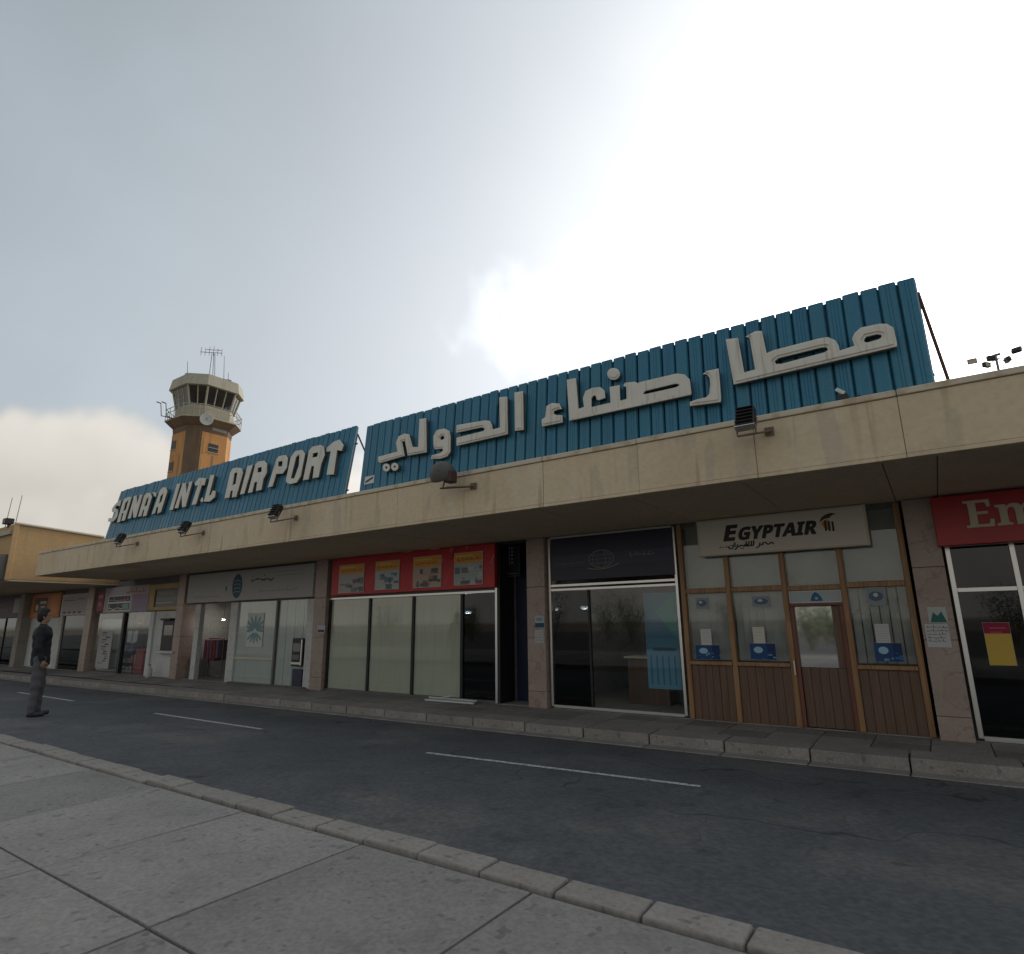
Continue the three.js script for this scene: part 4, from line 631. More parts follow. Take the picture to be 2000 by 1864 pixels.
// signs over the small shops
{
  const z = W + 0.08;
  const R = (p0, p1, ya, yb) => { const xm = (p0 + p1) / 2, ym = (ya + yb) / 2; return [fx(p0, ym, z), fx(p1, ym, z), fy(xm, yb, z), Math.min(SOF - 0.02, fy(xm, ya, z))]; };
  const mk = (name, label, r, side, draw, w = 512, h = 160) => board(name, label, 'sign', r[0], r[1], r[2], r[3], W + 0.004, z, side, canvasMat(w, h, draw, 0.5));
  { // gold frame
    const r = R(291, 358, 1140, 1192), t = thing('gold_framed_sign', 'gold framed dark display sign above cash machine', 'sign', [(r[0] + r[1]) / 2, r[2], z]), f = 0.16;
    for (const g of [bx(r[0], r[0] + f * 2.2, r[2], r[3], W + 0.004, z, 0.01), bx(r[1] - f, r[1], r[2], r[3], W + 0.004, z, 0.01), bx(r[0] + f * 2.2 + 0.002, r[1] - f - 0.002, r[3] - f, r[3], W + 0.004, z, 0.01), bx(r[0] + f * 2.2 + 0.002, r[1] - f - 0.002, r[2], r[2] + f * 0.7, W + 0.004, z, 0.01)]) part(t, 'frame_bar', g, M.gold);
    part(t, 'display', sheet(r[0] + f * 2.2, r[1] - f, r[2] + f * 0.7, r[3] - f, z - 0.03), canvasMat(256, 128, (c, w, h) => { c.fillStyle = '#2c2a28'; c.fillRect(0, 0, w, h); c.fillStyle = '#5c4a3a'; c.fillRect(30, 18, 150, 26); c.fillStyle = '#33463f'; c.fillRect(12, 60, 230, 26); c.fillStyle = '#7d8179'; c.fillRect(10, 96, 170, 9); }, 0.3), true);
  }
  mk('kiosk_sign', 'white sign with red and teal lettering beside the gold framed sign', R(204, 289, 1146, 1196), M.whitePaint, (c, w, h) => { c.fillStyle = '#a89fa2'; c.fillRect(0, 0, w, h); c.fillStyle = '#9184a0'; c.fillRect(340, 60, 172, 100); c.fillStyle = '#c7cac6'; c.fillRect(50, 52, 270, 100); c.fillStyle = '#35414a'; c.fillRect(58, 58, 255, 34); c.fillRect(58, 104, 255, 42); scrib(c, 66, 82, 230, 6, 26, 71, '#c98a8d'); scrib(c, 66, 134, 150, 5, 34, 72, '#d8b9b6'); c.fillStyle = '#7fa79b'; c.fillRect(232, 108, 70, 34); scrib(c, 260, 34, 200, 4, 26, 73, '#8c3440'); c.fillStyle = '#b86068'; c.fillRect(330, 56, 182, 4); });
  mk('red_strip_sign', 'narrow vertical red sign between two white shop signs', R(190, 202, 1158, 1194), M.red, (c, w, h) => { c.fillStyle = '#8d2f3b'; c.fillRect(0, 0, w, h); c.fillStyle = '#b9757a'; c.fillRect(20, 30, 88, 50); c.fillRect(30, 130, 60, 60); }, 128, 256);
  mk('pale_shop_sign', 'pale sign with thin red line and small dark pictures', R(120, 176, 1160, 1202), M.whitePaint, (c, w, h) => { c.fillStyle = '#a39b9b'; c.fillRect(0, 0, w, h); c.strokeStyle = '#c2bdba'; c.lineWidth = 8; c.strokeRect(10, 10, w - 20, h - 20); c.fillStyle = '#7c4a50'; c.fillRect(40, 44, 200, 7); c.fillRect(270, 36, 120, 7); c.fillStyle = '#2d3038'; for (let k = 0; k < 4; k++) c.fillRect(50 + k * 90, 132, 52, 16); });
  mk('orange_shop_sign', 'orange sign with brown and cream pictures beside the pale sign', R(61, 117, 1160, 1206), M.orangeBoard, (c, w, h) => { c.fillStyle = '#bb6a22'; c.fillRect(0, 0, w, h); c.fillStyle = '#3a241a'; c.fillRect(60, 26, 230, 100); c.fillStyle = '#c9a489'; c.beginPath(); c.ellipse(110, 92, 28, 22, 0, 0, 7); c.fill(); c.fillRect(160, 50, 110, 18); c.fillRect(180, 84, 80, 14); c.fillStyle = '#8c2f22'; c.fillRect(176, 104, 100, 18); c.fillStyle = '#d07d2a'; c.fillRect(350, 10, 120, 130); });
  mk('maroon_shop_sign', 'dark maroon sign at the far end of the shop row', R(-30, 46, 1164, 1208), M.maroon, (c, w, h) => { c.fillStyle = '#33141f'; c.fillRect(0, 0, w, h); c.fillStyle = '#6b2c3c'; c.fillRect(20, 60, 260, 12); c.fillRect(20, 96, 300, 14); c.fillStyle = '#8f8d88'; c.fillRect(390, 26, 90, 100); });
}
// notices, posters, panels on glass and pillars
function notice(name, label, p0, p1, ya, yb, z, draw, cat = 'notice', grp, wpx = 128, hpx = 160) {
  const xm = (p0 + p1) / 2, ym = (ya + yb) / 2, x0 = fx(p0, ym, z), x1 = fx(p1, ym, z), y0 = fy(xm, yb, z), y1 = fy(xm, ya, z);
  const t = thing(name, label, cat, [(x0 + x1) / 2, y0, z], grp);
  part(t, 'sheet', bx(x0, x1, y0, y1, z, z + 0.002), M.paper);
  part(t, 'print', sheet(x0 + 0.002, x1 - 0.002, y0 + 0.002, y1 - 0.002, z + 0.0045), canvasMat(wpx, hpx, draw, 0.7), true);
  return t;
}
{
  const lines = (bg, fg, n = 7) => (c, w, h) => { c.fillStyle = bg; c.fillRect(0, 0, w, h); c.fillStyle = fg; for (let k = 0; k < n; k++) c.fillRect(w * 0.1, h * (0.1 + k * 0.84 / n), w * (0.8 - (k % 3) * 0.1), 3); };
  const zg = W - 0.034;
  notice('window_notice', 'white paper notice in the first window of wooden front', 1369, 1390, 1229, 1260, zg, lines('#c9c8c2', '#9c9b98'), 'notice', 'white notices in the wooden front');
  notice('window_notice', 'white ruled notice in window beside the wooden door', 1471, 1494, 1225, 1257, zg, lines('#cfccbf', '#a9a18a', 4), 'notice', 'white notices in the wooden front');
  notice('window_notice', 'white table notice in window beside the marble pillar', 1710, 1738, 1219, 1256, zg, (c, w, h) => { c.fillStyle = '#c6c5c0'; c.fillRect(0, 0, w, h); c.fillStyle = '#8f8f90'; for (let k = 1; k < 5; k++) c.fillRect(w * k / 5, 8, 2, h - 16); for (let k = 1; k < 8; k++) c.fillRect(6, h * k / 8, w - 12, 2); }, 'notice', 'white notices in the wooden front');
  const bluePoster = seed => (c, w, h) => { const r = rng(seed); c.fillStyle = '#1e4678'; c.fillRect(0, 0, w, h); c.fillStyle = '#9fc0d2'; c.beginPath(); c.ellipse(w * 0.33, h * 0.4, w * 0.18, h * 0.2, 0, 0, 7); c.fill(); c.fillStyle = '#14305a'; c.fillRect(w * 0.68, 0, w * 0.32, h); for (let k = 0; k < 12; k++) { c.fillStyle = ['#2f6aa0', '#7da6bf', '#173d6b'][k % 3]; c.fillRect(r() * w, h * 0.5 + r() * h * 0.5, 10 + r() * 26, 5 + r() * 10); } };
  notice('blue_poster', 'blue airline poster low in the first window of wooden front', 1359, 1407, 1260, 1289, zg, bluePoster(1), 'poster', 'blue posters in the wooden front', 192, 112);
  notice('blue_poster', 'blue airline poster low in window beside the wooden door', 1465, 1516, 1257, 1289, zg, bluePoster(2), 'poster', 'blue posters in the wooden front', 192, 112);
  notice('blue_poster', 'blue airline poster low in window beside the marble pillar', 1708, 1764, 1256, 1293, zg, bluePoster(3), 'poster', 'blue posters in the wooden front', 192, 112);
  const emblem = s => (c, w, h) => { c.fillStyle = '#8d969c'; c.fillRect(0, 0, w, h); c.fillStyle = '#56697c'; c.beginPath(); c.ellipse(w / 2, h * 0.5, w * 0.4, h * 0.28, 0, 0, 7); c.fill(); c.fillStyle = '#c5ced2'; c.beginPath(); c.ellipse(w * (0.4 + s * 0.05), h * 0.42, w * 0.14, h * 0.12, 0, 0, 7); c.fill(); };
  notice('window_sticker', 'blue emblem sticker high in the first window of wooden front', 1359, 1383, 1167, 1190, zg, emblem(0), 'sticker', 'stickers in the wooden front');
  notice('window_sticker', 'blue emblem sticker high in window beside the wooden door', 1469, 1504, 1164, 1186, zg, emblem(1), 'sticker', 'stickers in the wooden front');
  notice('window_sticker', 'blue emblem sticker high in window beside the marble pillar', 1693, 1729, 1148, 1182, zg, emblem(2), 'sticker', 'stickers in the wooden front');
  const zp = W + 0.106;
  notice('pillar_notice', 'green and white flyer taped high on the wide marble pillar', 1813, 1850, 1186, 1217, zp, (c, w, h) => { c.fillStyle = '#b9bdb8'; c.fillRect(0, 0, w, h); c.fillStyle = '#2d6a66'; c.beginPath(); c.moveTo(8, h - 4); c.lineTo(34, 50); c.lineTo(64, 90); c.lineTo(92, 44); c.lineTo(w - 4, h - 4); c.fill(); });
  notice('pillar_notice', 'white handwritten flyer taped below the green flyer', 1809, 1856, 1219, 1265, zp, (c, w, h) => { c.fillStyle = '#bfc0be'; c.fillRect(0, 0, w, h); for (let k = 0; k < 5; k++) scrib(c, 10, 22 + k * 24, 96, 4, 18, 120 + k, '#474c58'); });
  notice('pillar_notice', 'blue and white flyer on narrow pillar beside dark doorway', 1045, 1063, 1203, 1226, zp, (c, w, h) => { c.fillStyle = '#aab4b6'; c.fillRect(0, 0, w, h); c.fillStyle = '#2a4a66'; c.fillRect(0, h * 0.62, w, h * 0.38); c.fillStyle = '#7d8f98'; c.fillRect(20, 30, 80, 40); });
  notice('pillar_notice', 'torn white flyer below the blue flyer on narrow pillar', 1045, 1062, 1231, 1256, zp, (c, w, h) => { c.fillStyle = '#b3b3b0'; c.fillRect(0, 0, w, h); for (let k = 0; k < 4; k++) scrib(c, 12, 26 + k * 34, 90, 4, 16, 160 + k, '#6a6a70'); });
  notice('pillar_notice', 'small white flyer on pillar beside the red poster board', 620, 635, 1222, 1236, zp, (c, w, h) => { c.fillStyle = '#b5b4b8'; c.fillRect(0, 0, w, h); c.fillStyle = '#3f4152'; c.fillRect(8, h * 0.6, w - 16, h * 0.34); });
  notice('yellow_poster', 'yellow poster with red heading behind dark glass', 1926, 1979, 1216, 1300, W - 0.031, (c, w, h) => { c.fillStyle = '#c9a84a'; c.fillRect(0, 0, w, h); c.fillStyle = '#8f1738'; c.fillRect(0, 0, w, h * 0.26); c.fillStyle = '#b24a62'; c.fillRect(30, 18, 80, 6); c.fillRect(30, 34, 60, 5); }, 'poster');
  { // tall teal banner inside the dark shop
    notice('teal_banner', 'tall teal banner standing inside the dark glass shop', 1262, 1326, 1158, 1346, W - 0.16, (c, w, h) => { c.fillStyle = '#2b6f8c'; c.fillRect(0, 0, w, h); c.fillStyle = '#1d5c86'; for (const y of [0.28, 0.36, 0.44]) c.fillRect(0, h * y, w, h * 0.045); c.fillStyle = '#2f8a86'; c.beginPath(); c.moveTo(w, 0); c.lineTo(w, h * 0.5); c.lineTo(w * 0.35, h * 0.2); c.fill(); c.fillStyle = '#5d93b0'; c.fillRect(0, h * 0.6, w, h * 0.4); c.fillStyle = '#24364c'; c.fillRect(w * 0.2, h * 0.58, w * 0.7, h * 0.03); c.fillStyle = '#3c6c8a'; for (let k = 0; k < 5; k++) c.fillRect(w * (0.1 + k * 0.18), h * 0.66, w * 0.05, h * 0.3); }, 'banner', undefined, 128, 380);
  }
  { // black hanging sign in the doorway
    const z = W - 0.30; notice('doorway_sign', 'black vertical sign with small white writing in dark doorway', 980, 1014, 1056, 1126, z, (c, w, h) => { c.fillStyle = '#0e1016'; c.fillRect(0, 0, w, h); c.fillStyle = '#8d9097'; c.fillRect(56, 16, 4, 160); for (let k = 0; k < 6; k++) c.fillRect(70, 24 + k * 26, 14, 12); c.fillRect(14, 236, 100, 3); }, 'sign', undefined, 128, 256);
  }
  { // crest on the frosted panel
    notice('frosted_crest', 'teal feathered crest print on frosted shop panel', 482, 514, 1198, 1264, W - 0.026, (c, w, h) => { c.fillStyle = '#c6c9c6'; c.fillRect(0, 0, w, h); c.fillStyle = '#7c9a9c'; for (let k = 0; k < 9; k++) { c.save(); c.translate(w / 2, h * 0.5); c.rotate((k - 4) * 0.42); c.beginPath(); c.ellipse(0, -h * 0.24, w * 0.07, h * 0.2, 0, 0, 7); c.fill(); c.restore(); } for (let k = 0; k < 5; k++) { c.save(); c.translate(w / 2, h * 0.55); c.rotate(Math.PI + (k - 2) * 0.4); c.beginPath(); c.ellipse(0, -h * 0.2, w * 0.06, h * 0.16, 0, 0, 7); c.fill(); c.restore(); } }, 'sticker', undefined, 128, 220);
  }
  const zk = W - 0.036;
  notice('poster_column', 'pale poster with dark pictures in the kiosk window', 190, 216, 1232, 1306, zk, (c, w, h) => { c.fillStyle = '#a9a3a4'; c.fillRect(0, 0, w, h); const r = rng(9); for (let k = 0; k < 14; k++) { c.fillStyle = ['#5c5f66', '#8d7f7f', '#3e4a48'][k % 3]; c.fillRect(14 + r() * 70, 10 + k * 16, 20 + r() * 30, 9); } }, 'poster', undefined, 128, 256);
}
// lit lamps assumed inside the shops
function litLamp(label, p, q, z, w, power) {
  const a = onZ(p, q, z), t = thing('lit_strip_lamp', label, 'lamp', [a.x, a.y, a.z], 'lit lamps inside the shops');
  part(t, 'tube', bx(a.x - w / 2, a.x + w / 2, a.y - 0.018, a.y + 0.018, a.z - 0.018, a.z + 0.018, 0.012), std({ color: col(0.8, 0.8, 0.8), emissive: col(1, 0.97, 0.92), emissiveIntensity: 1.6 }));
  part(t, 'fitting', bx(a.x - w / 2 - 0.02, a.x + w / 2 + 0.02, a.y + 0.022, a.y + 0.05, a.z - 0.03, a.z + 0.03, 0.006), M.whitePaint);
  part(t, 'hanger', rod([a.x, a.y + 0.05, a.z], [a.x, SOF - 0.05, a.z], 0.006), M.greyMetal);
  const L = new THREE.PointLight(col(1, 0.96, 0.9), power, 0, 2); L.position.set(0, -0.06, 0.03); L.castShadow = true; t.add(L);
}
litLamp('small lit lamp inside the open door of the white shopfront', 437, 1211, W - 0.9, 0.14, 0.7);
litLamp('lit strip lamp in the dark end bay of the filmed shopfront', 914, 1197, W - 0.8, 0.2, 0.4);
// goods and fittings in the shops
{
  const cab = (name, label, cat, x0, x1, y0, y1, z0, z1, mat, extra) => { const t = thing(name, label, cat, [(x0 + x1) / 2, y0, (z0 + z1) / 2]); part(t, 'body', bx(x0, x1, y0, y1, z0, z1, 0.015), mat); if (extra) extra(t); return t; };
  const fl = PAVE + 0.013;
  // cash machines
  { const x0 = fx(573, 1270), x1 = fx(594, 1270), y0 = fy(584, 1302), y1 = fy(584, 1247);
    cab('cash_machine', 'black cash machine set in the white shopfront panel', 'cash machine', x0, x1, y0, y1, W - 0.04, W + 0.05, M.black, t => { part(t, 'surround', merge([bx(x1 - 0.05, x1 - 0.01, y0 + 0.03, y1 - 0.03, W + 0.052, W + 0.07), bx(x0 + 0.02, x1 - 0.052, y0 + 0.05, y0 + 0.1, W + 0.052, W + 0.07)]), M.alu); part(t, 'screen', bx(x0 + 0.06, x1 - 0.09, y0 + 0.35, y1 - 0.12, W + 0.053, W + 0.06), M.lens); part(t, 'keypad', bx(x0 + 0.06, x1 - 0.09, y0 + 0.16, y0 + 0.28, W + 0.053, W + 0.075, 0.004), M.greyMetal); part(t, 'lower_door', bx(x0 + 0.02, x1 - 0.02, fl, y0 - 0.06, W - 0.04, W + 0.01, 0.01), M.navy); }); }
  { const x0 = fx(317, 1245), x1 = fx(345, 1245), y0 = fy(330, 1271), y1 = fy(330, 1212);
    cab('wall_cash_machine', 'black cash machine with white ledge under gold framed sign', 'cash machine', x0, x1, y0, y1, W - 0.038, W + 0.04, M.black, t => { part(t, 'ledge', bx(x0 - 0.1, x1 + 0.14, y0 - 0.08, y0 - 0.002, W - 0.036, W + 0.16, 0.01), M.whitePaint); part(t, 'screen', bx(x0 + 0.15, x1 - 0.2, y0 + 0.45, y1 - 0.15, W + 0.042, W + 0.05), M.lens); part(t, 'hood', bx(x0 + 0.02, x1 - 0.25, y1 + 0.002, y1 + 0.06, W - 0.036, W + 0.14, 0.01), M.black); }); }
  // shirt rail inside the open door, red drinks box, yellow display, counter
  { const z = W - 0.75, x0 = fx(404, 1240, z), x1 = fx(441, 1240, z); cab('shirt_rail', 'rail of hanging red shirts inside the open door', 'clothes rail', x0 + 0.2, x1, 1.25, 1.29, z, z + 0.04, M.greyMetal, t => { const r = rng(3); for (let k = 0; k < 5; k++) { const x = lerp(x0 + 0.3, x1 - 0.1, k / 4), g = bx(x - 0.05, x + 0.06, 0.62 + r() * 0.1, 1.245, z - 0.18, z + 0.2, 0.03); part(t, 'shirt', g, [plain(0.20, 0.05, 0.07, 0.9), plain(0.16, 0.10, 0.14, 0.9), plain(0.24, 0.09, 0.09, 0.9)][k % 3]); } part(t, 'stand', merge([rod([x0 + 0.25, fl, z + 0.02], [x0 + 0.25, 1.27, z + 0.02], 0.02), rod([x1 - 0.04, fl, z + 0.02], [x1 - 0.04, 1.27, z + 0.02], 0.02)]), M.greyMetal); }); }
  { const z = W - 0.2, x0 = fx(262, 1290, z), x1 = fx(281, 1290, z); cab('red_drinks_box', 'red drinks cabinet behind the kiosk glass', 'cabinet', x0, x1, fl, 0.95, z - 0.5, z, plain(0.30, 0.03, 0.035, 0.4), t => { part(t, 'door', bx(x0 + 0.05, x1 - 0.05, fl + 0.06, 0.88, z + 0.002, z + 0.02, 0.006), plain(0.36, 0.06, 0.06, 0.35)); part(t, 'handle', bx(x0 + 0.09, x0 + 0.12, 0.45, 0.75, z + 0.022, z + 0.05, 0.008), M.alu); }); }
  { const z = W - 0.12, x0 = fx(131, 1225, z), x1 = fx(164, 1225, z); cab('yellow_display', 'yellow and green display shelf behind dark kiosk glass', 'shelf', x0, x1, 1.40, 1.50, z - 0.3, z, plain(0.42, 0.34, 0.06, 0.5), t => { part(t, 'green_band', bx(x0, x1, 1.52, 1.66, z - 0.3, z, 0.01), plain(0.10, 0.20, 0.08, 0.5)); part(t, 'top_panel', bx(x0 + 0.3, x1, 1.68, 1.95, z - 0.3, z, 0.01), plain(0.40, 0.46, 0.44, 0.5)); part(t, 'support', bx(x0 + 0.05, x1 - 0.05, fl, 1.398, z - 0.3, z - 0.26), M.darkWall); }); }
  { const x0 = fx(1170, 1330), x1 = fx(1255, 1330), z = W - 1.2; cab('service_counter', 'brown service counter inside the dark glass shop', 'counter', x0, x1, fl, 0.95, z - 0.5, z, M.wood[1], t => { part(t, 'worktop', bx(x0 - 0.05, x1 + 0.05, 0.953, 0.99, z - 0.53, z + 0.04, 0.008), M.cream); }); }
  litLamp('short lit strip lamp above the black door leaf', 1084, 1191, W - 0.45, 0.14, 0.15);
  litLamp('lit strip lamp beside the black mullion of the dark shop', 1143, 1188, W - 0.45, 0.18, 0.25);
  // inside the dark end bay of the filmed shopfront: leaning pink board and lamp
  { const x0 = fx(930, 1320), z = W - 0.6; const t = thing('leaning_board', 'pinkish board leaning inside the dark end bay', 'board', [x0, fl, z]); const g = bx(0, 0.42, 0, 0.75, -0.02, 0.02, 0.004); g.rotateX(-0.2); g.translate(x0, fl + 0.01, z); part(t, 'sheet', g, plain(0.28, 0.20, 0.20, 0.8)); const e = bx(0.0, 0.42, 0.755, 0.79, -0.025, 0.025, 0.004); e.rotateX(-0.2); e.translate(x0, fl + 0.01, z); part(t, 'edge_strip', e, M.greyMetal); }
  { const z = W - 0.12, x0 = fx(243, 1240), x1 = fx(262, 1240), y1 = fy(252, 1212), y0 = fy(252, 1264), t = thing('hanging_bags', 'pale bags hanging on strings inside the kiosk glass', 'bags', [(x0 + x1) / 2, y0, z]), r = rng(21);
    part(t, 'hook_rail', rod([x0 - 0.05, y1, z], [x1 + 0.05, y1, z], 0.012), M.greyMetal);
    for (let k = 0; k < 5; k++) { const x = lerp(x0, x1, (k + 0.5) / 5), yb = y0 + r() * 0.3; part(t, 'string', rod([x, yb + 0.38, z], [x, y1, z], 0.006, 5), M.paper); part(t, 'bag', bx(x - 0.06, x + 0.06, yb, yb + 0.38, z - 0.03, z + 0.03, 0.025), [M.whitePaint, M.filmPale, M.tealPale][k % 3]); } }
  { const z = W - 0.2, x0 = fx(240, 1285, z), x1 = fx(260, 1285, z), t = thing('goods_rack', 'rack of small coloured boxes low inside the kiosk glass', 'rack', [(x0 + x1) / 2, fl, z]), r = rng(22), cs = [plain(0.30, 0.28, 0.32, 0.6), plain(0.14, 0.20, 0.30, 0.6), plain(0.34, 0.14, 0.14, 0.6), plain(0.36, 0.34, 0.30, 0.6)];
    for (let q = 0; q < 3; q++) { const y = fl + 0.02 + q * 0.32; part(t, 'shelf', bx(x0, x1, y, y + 0.02, z - 0.25, z + 0.02), M.greyMetal); for (let k = 0; k < 5; k++) { const x = lerp(x0 + 0.03, x1 - 0.03, k / 5), w = (x1 - x0 - 0.06) / 5 - 0.02; part(t, 'goods_box', bx(x, x + w, y + 0.022, y + 0.12 + r() * 0.15, z - 0.2, z, 0.006), cs[Math.floor(r() * 4)]); } }
    for (const x of [x0 + 0.012, x1 - 0.012]) part(t, 'upright', bx(x - 0.01, x + 0.01, fl, fl + 1.0, z - 0.265, z - 0.252), M.greyMetal); }
  { const z = W - 0.1, a = onZ(263, 1222, z), b = onZ(283, 1200, z), t = thing('red_hanging_box', 'dull red box hanging high behind the kiosk glass', 'box', [(a.x + b.x) / 2, a.y, z]); part(t, 'body', bx(a.x, b.x, a.y, b.y, z - 0.12, z, 0.01), plain(0.25, 0.07, 0.06, 0.6)); part(t, 'label_patch', bx(a.x + 0.2, b.x - 0.12, a.y + 0.08, b.y - 0.3, z + 0.002, z + 0.008), plain(0.45, 0.32, 0.20, 0.6)); part(t, 'cord', rod([(a.x + b.x) / 2, b.y, z - 0.06], [(a.x + b.x) / 2, SOF - 0.06, z - 0.06], 0.006), M.greyMetal); }
  // pipes lying at the shop foot
  { const a = onZ(832, 1366, W + 0.25), t = thing('pipe_bundle', 'loose bundle of pale pipes lying before filmed windows', 'pipes', [a.x, PAVE, W + 0.25]); const r = rng(6); for (let k = 0; k < 6; k++) { const y = PAVE + 0.022 + (k > 3 ? 0.035 : 0), z = W + 0.16 + (k % 4) * 0.05, x = a.x + r() * 0.15; part(t, 'pipe', rod([x, y, z], [x + 0.95 + r() * 0.3, y + (k > 3 ? 0.0 : 0), z + (r() - 0.5) * 0.06], 0.018, 8), [M.paper, M.alu, M.filmPale][k % 3]); } const g = rod([a.x + 0.08, PAVE + 0.02, W + 0.14], [a.x + 0.72, PAVE + 0.13, W + 0.3], 0.014); part(t, 'propped_pipe', g, M.alu); }
  // bottle on the pavement
  { const b = onZ(289, 1327, W + 0.25), t = thing('white_bottle', 'white plastic bottle on pavement before the kiosk', 'bottle', [b.x, PAVE, b.z]); const g = new THREE.LatheGeometry([[0, 0], [0.085, 0.0], [0.09, 0.03], [0.09, 0.24], [0.05, 0.30], [0.03, 0.32], [0.03, 0.36], [0, 0.36]].map(p => new THREE.Vector2(...p)), 14); g.translate(b.x, PAVE + 0.004, b.z); part(t, 'body', g, M.whitePaint); const c = new THREE.CylinderGeometry(0.034, 0.034, 0.035, 12); c.translate(b.x, PAVE + 0.38, b.z); part(t, 'cap', c, M.teal); }
}

// ───────────────────────── control tower ─────────────────────────
{
  const D = 65, dv = ray(392, 840), dh = Math.hypot(dv.x, dv.z), k = D / dh, ctr = [dv.x * k - 1.25, dv.z * k - 0.9];
  const Y = (p, q, back = 0) => { const d = ray(p, q), t = (D + back) / Math.hypot(d.x, d.z); return EYE + d.y * t; };
  const t = thing('control_tower', 'tan airport control tower with glazed octagonal cab', 'tower', [ctr[0], -0.3, ctr[1]]);
  const oct = (ap, side, y0, y1, ap2 = ap, side2 = side) => {          // eight-sided prism with broad faces along x and z
    const ring = (a, s) => [[a, -s], [a, s], [s, a], [-s, a], [-a, s], [-a, -s], [-s, -a], [s, -a]];
    const A = ring(ap, side), B = ring(ap2, side2), P = [];
    const tri = (...v) => v.forEach(p => P.push(...p));
    for (let i = 0; i < 8; i++) { const j = (i + 1) % 8, a = [A[i][0], y0, A[i][1]], b = [A[j][0], y0, A[j][1]], c = [B[j][0], y1, B[j][1]], d = [B[i][0], y1, B[i][1]]; tri(a, c, b); tri(a, d, c); }
    for (let i = 1; i < 7; i++) { tri([B[0][0], y1, B[0][1]], [B[i + 1][0], y1, B[i + 1][1]], [B[i][0], y1, B[i][1]]); tri([A[0][0], y0, A[0][1]], [A[i][0], y0, A[i][1]], [A[i + 1][0], y0, A[i + 1][1]]); }
    const g = new THREE.BufferGeometry(); g.setAttribute('position', new THREE.Float32BufferAttribute(P, 3)); g.computeVertexNormals(); g.translate(ctr[0], 0, ctr[1]); return g;
  };
  const ap = 2.36, sd = 1.27;
  const yBal = Y(395, 826), yWin0 = Y(400, 798), yWin1 = Y(402, 764), yTop = Y(402, 742), yNeck = Y(395, 842);
  part(t, 'shaft', oct(ap, sd, -0.3, yBal - 1.2), M.orange);
  // darker brown render on the corner face between the two broad faces
  { const m = (ap + sd) / 2, g = new THREE.PlaneGeometry((ap - sd) * Math.SQRT2 * 0.98, yNeck + 0.2); g.rotateY(Math.PI / 4); g.translate(ctr[0] + m + 0.02, (yNeck + 0.2) / 2, ctr[1] + m + 0.02); const back = bx(-((ap - sd) * Math.SQRT2 * 0.49), (ap - sd) * Math.SQRT2 * 0.49, 0, yNeck + 0.2, 0, 0.05); back.rotateY(Math.PI / 4); back.translate(ctr[0] + m, 0, ctr[1] + m); part(t, 'corner_render', back, M.darkBrown); }
  part(t, 'neck', oct(ap - 0.04, sd, yBal - 1.19, yBal - 0.56, ap + 0.04, sd + 0.04), M.darkBrown);  // neck and balcony underside coloured darker brown than the shaft
  part(t, 'balcony', oct(ap + 0.1, sd + 0.07, yBal - 0.55, yBal + 0.05, ap + 0.72, sd + 0.36), M.darkBrown);
  part(t, 'balcony_floor', oct(ap + 0.74, sd + 0.38, yBal + 0.06, yBal + 0.20), M.cab);
  const ac = ap + 0.36, sc = sd + 0.13;
  part(t, 'cab_wall', oct(ac - 0.35, sc - 0.1, yBal + 0.23, yWin0), M.cab);
  part(t, 'cab_core', oct(1.0, 0.5, yWin0 + 0.005, yWin1 + 0.3), M.darkWall);
  // window panes and mullions, leaning outwards
  const ring = (a, s) => [[a, -s], [a, s], [s, a], [-s, a], [-a, s], [-a, -s], [-s, -a], [s, -a]];
  const A = ring(ac - 0.4, sc - 0.1), B = ring(ac + 0.05, sc + 0.05);
  for (let i = 0; i < 8; i++) {
    const j = (i + 1) % 8, n = i % 2 ? 2 : 3;
    for (let q = 0; q < n; q++) {
      const f0 = q / n, f1 = (q + 1) / n, v = (R, f, y) => new THREE.Vector3(ctr[0] + lerp(R[i][0], R[j][0], f), y, ctr[1] + lerp(R[i][1], R[j][1], f));
      const a = v(A, f0 + 0.02, yWin0 + 0.02), b = v(A, f1 - 0.02, yWin0 + 0.02), c = v(B, f1 - 0.02, yWin1), d = v(B, f0 + 0.02, yWin1);
      const g = new THREE.BufferGeometry(); g.setAttribute('position', new THREE.Float32BufferAttribute([a, c, b, a, d, c].map(p => p.toArray()).flat(), 3)); g.computeVertexNormals();
      part(t, 'window_pane', g, M.tint); part(t, 'mullion', rod(v(A, f0, yWin0), v(B, f0, yWin1 + 0.02), q ? 0.06 : 0.11, 6), M.cab);
    }
  }
  { const g = bx(-0.75, 0.75, yWin0 + 0.15, yWin1 - 0.1, -0.03, 0.03); g.translate(ctr[0] - 0.2, 0, ctr[1] + ac - 0.62); part(t, 'sun_blind', g, M.midWall); }
  part(t, 'roof_band', oct(ac + 0.35, sc + 0.25, yWin1 + 0.03, yTop, ac + 0.15, sc + 0.15), M.cab);
  part(t, 'roof_cap', oct(ac - 0.4, sc - 0.2, yTop + 0.005, yTop + 0.25), M.cab);
  // balcony railing
  const G = ring(ap + 0.70, sd + 0.36);
  for (let i = 0; i < 8; i++) {
    const j = (i + 1) % 8, v = (f, y) => new THREE.Vector3(ctr[0] + lerp(G[i][0], G[j][0], f), y, ctr[1] + lerp(G[i][1], G[j][1], f));
    for (const y of [0.7, 1.15]) part(t, 'rail', rod(v(0, yBal + 0.22 + y), v(1, yBal + 0.22 + y), 0.035, 6), M.cab);
    for (let q = 0; q < 4; q++) part(t, 'rail_post', rod(v(q / 4, yBal + 0.22), v(q / 4, yBal + 1.38), 0.03, 6), M.cab);
  }
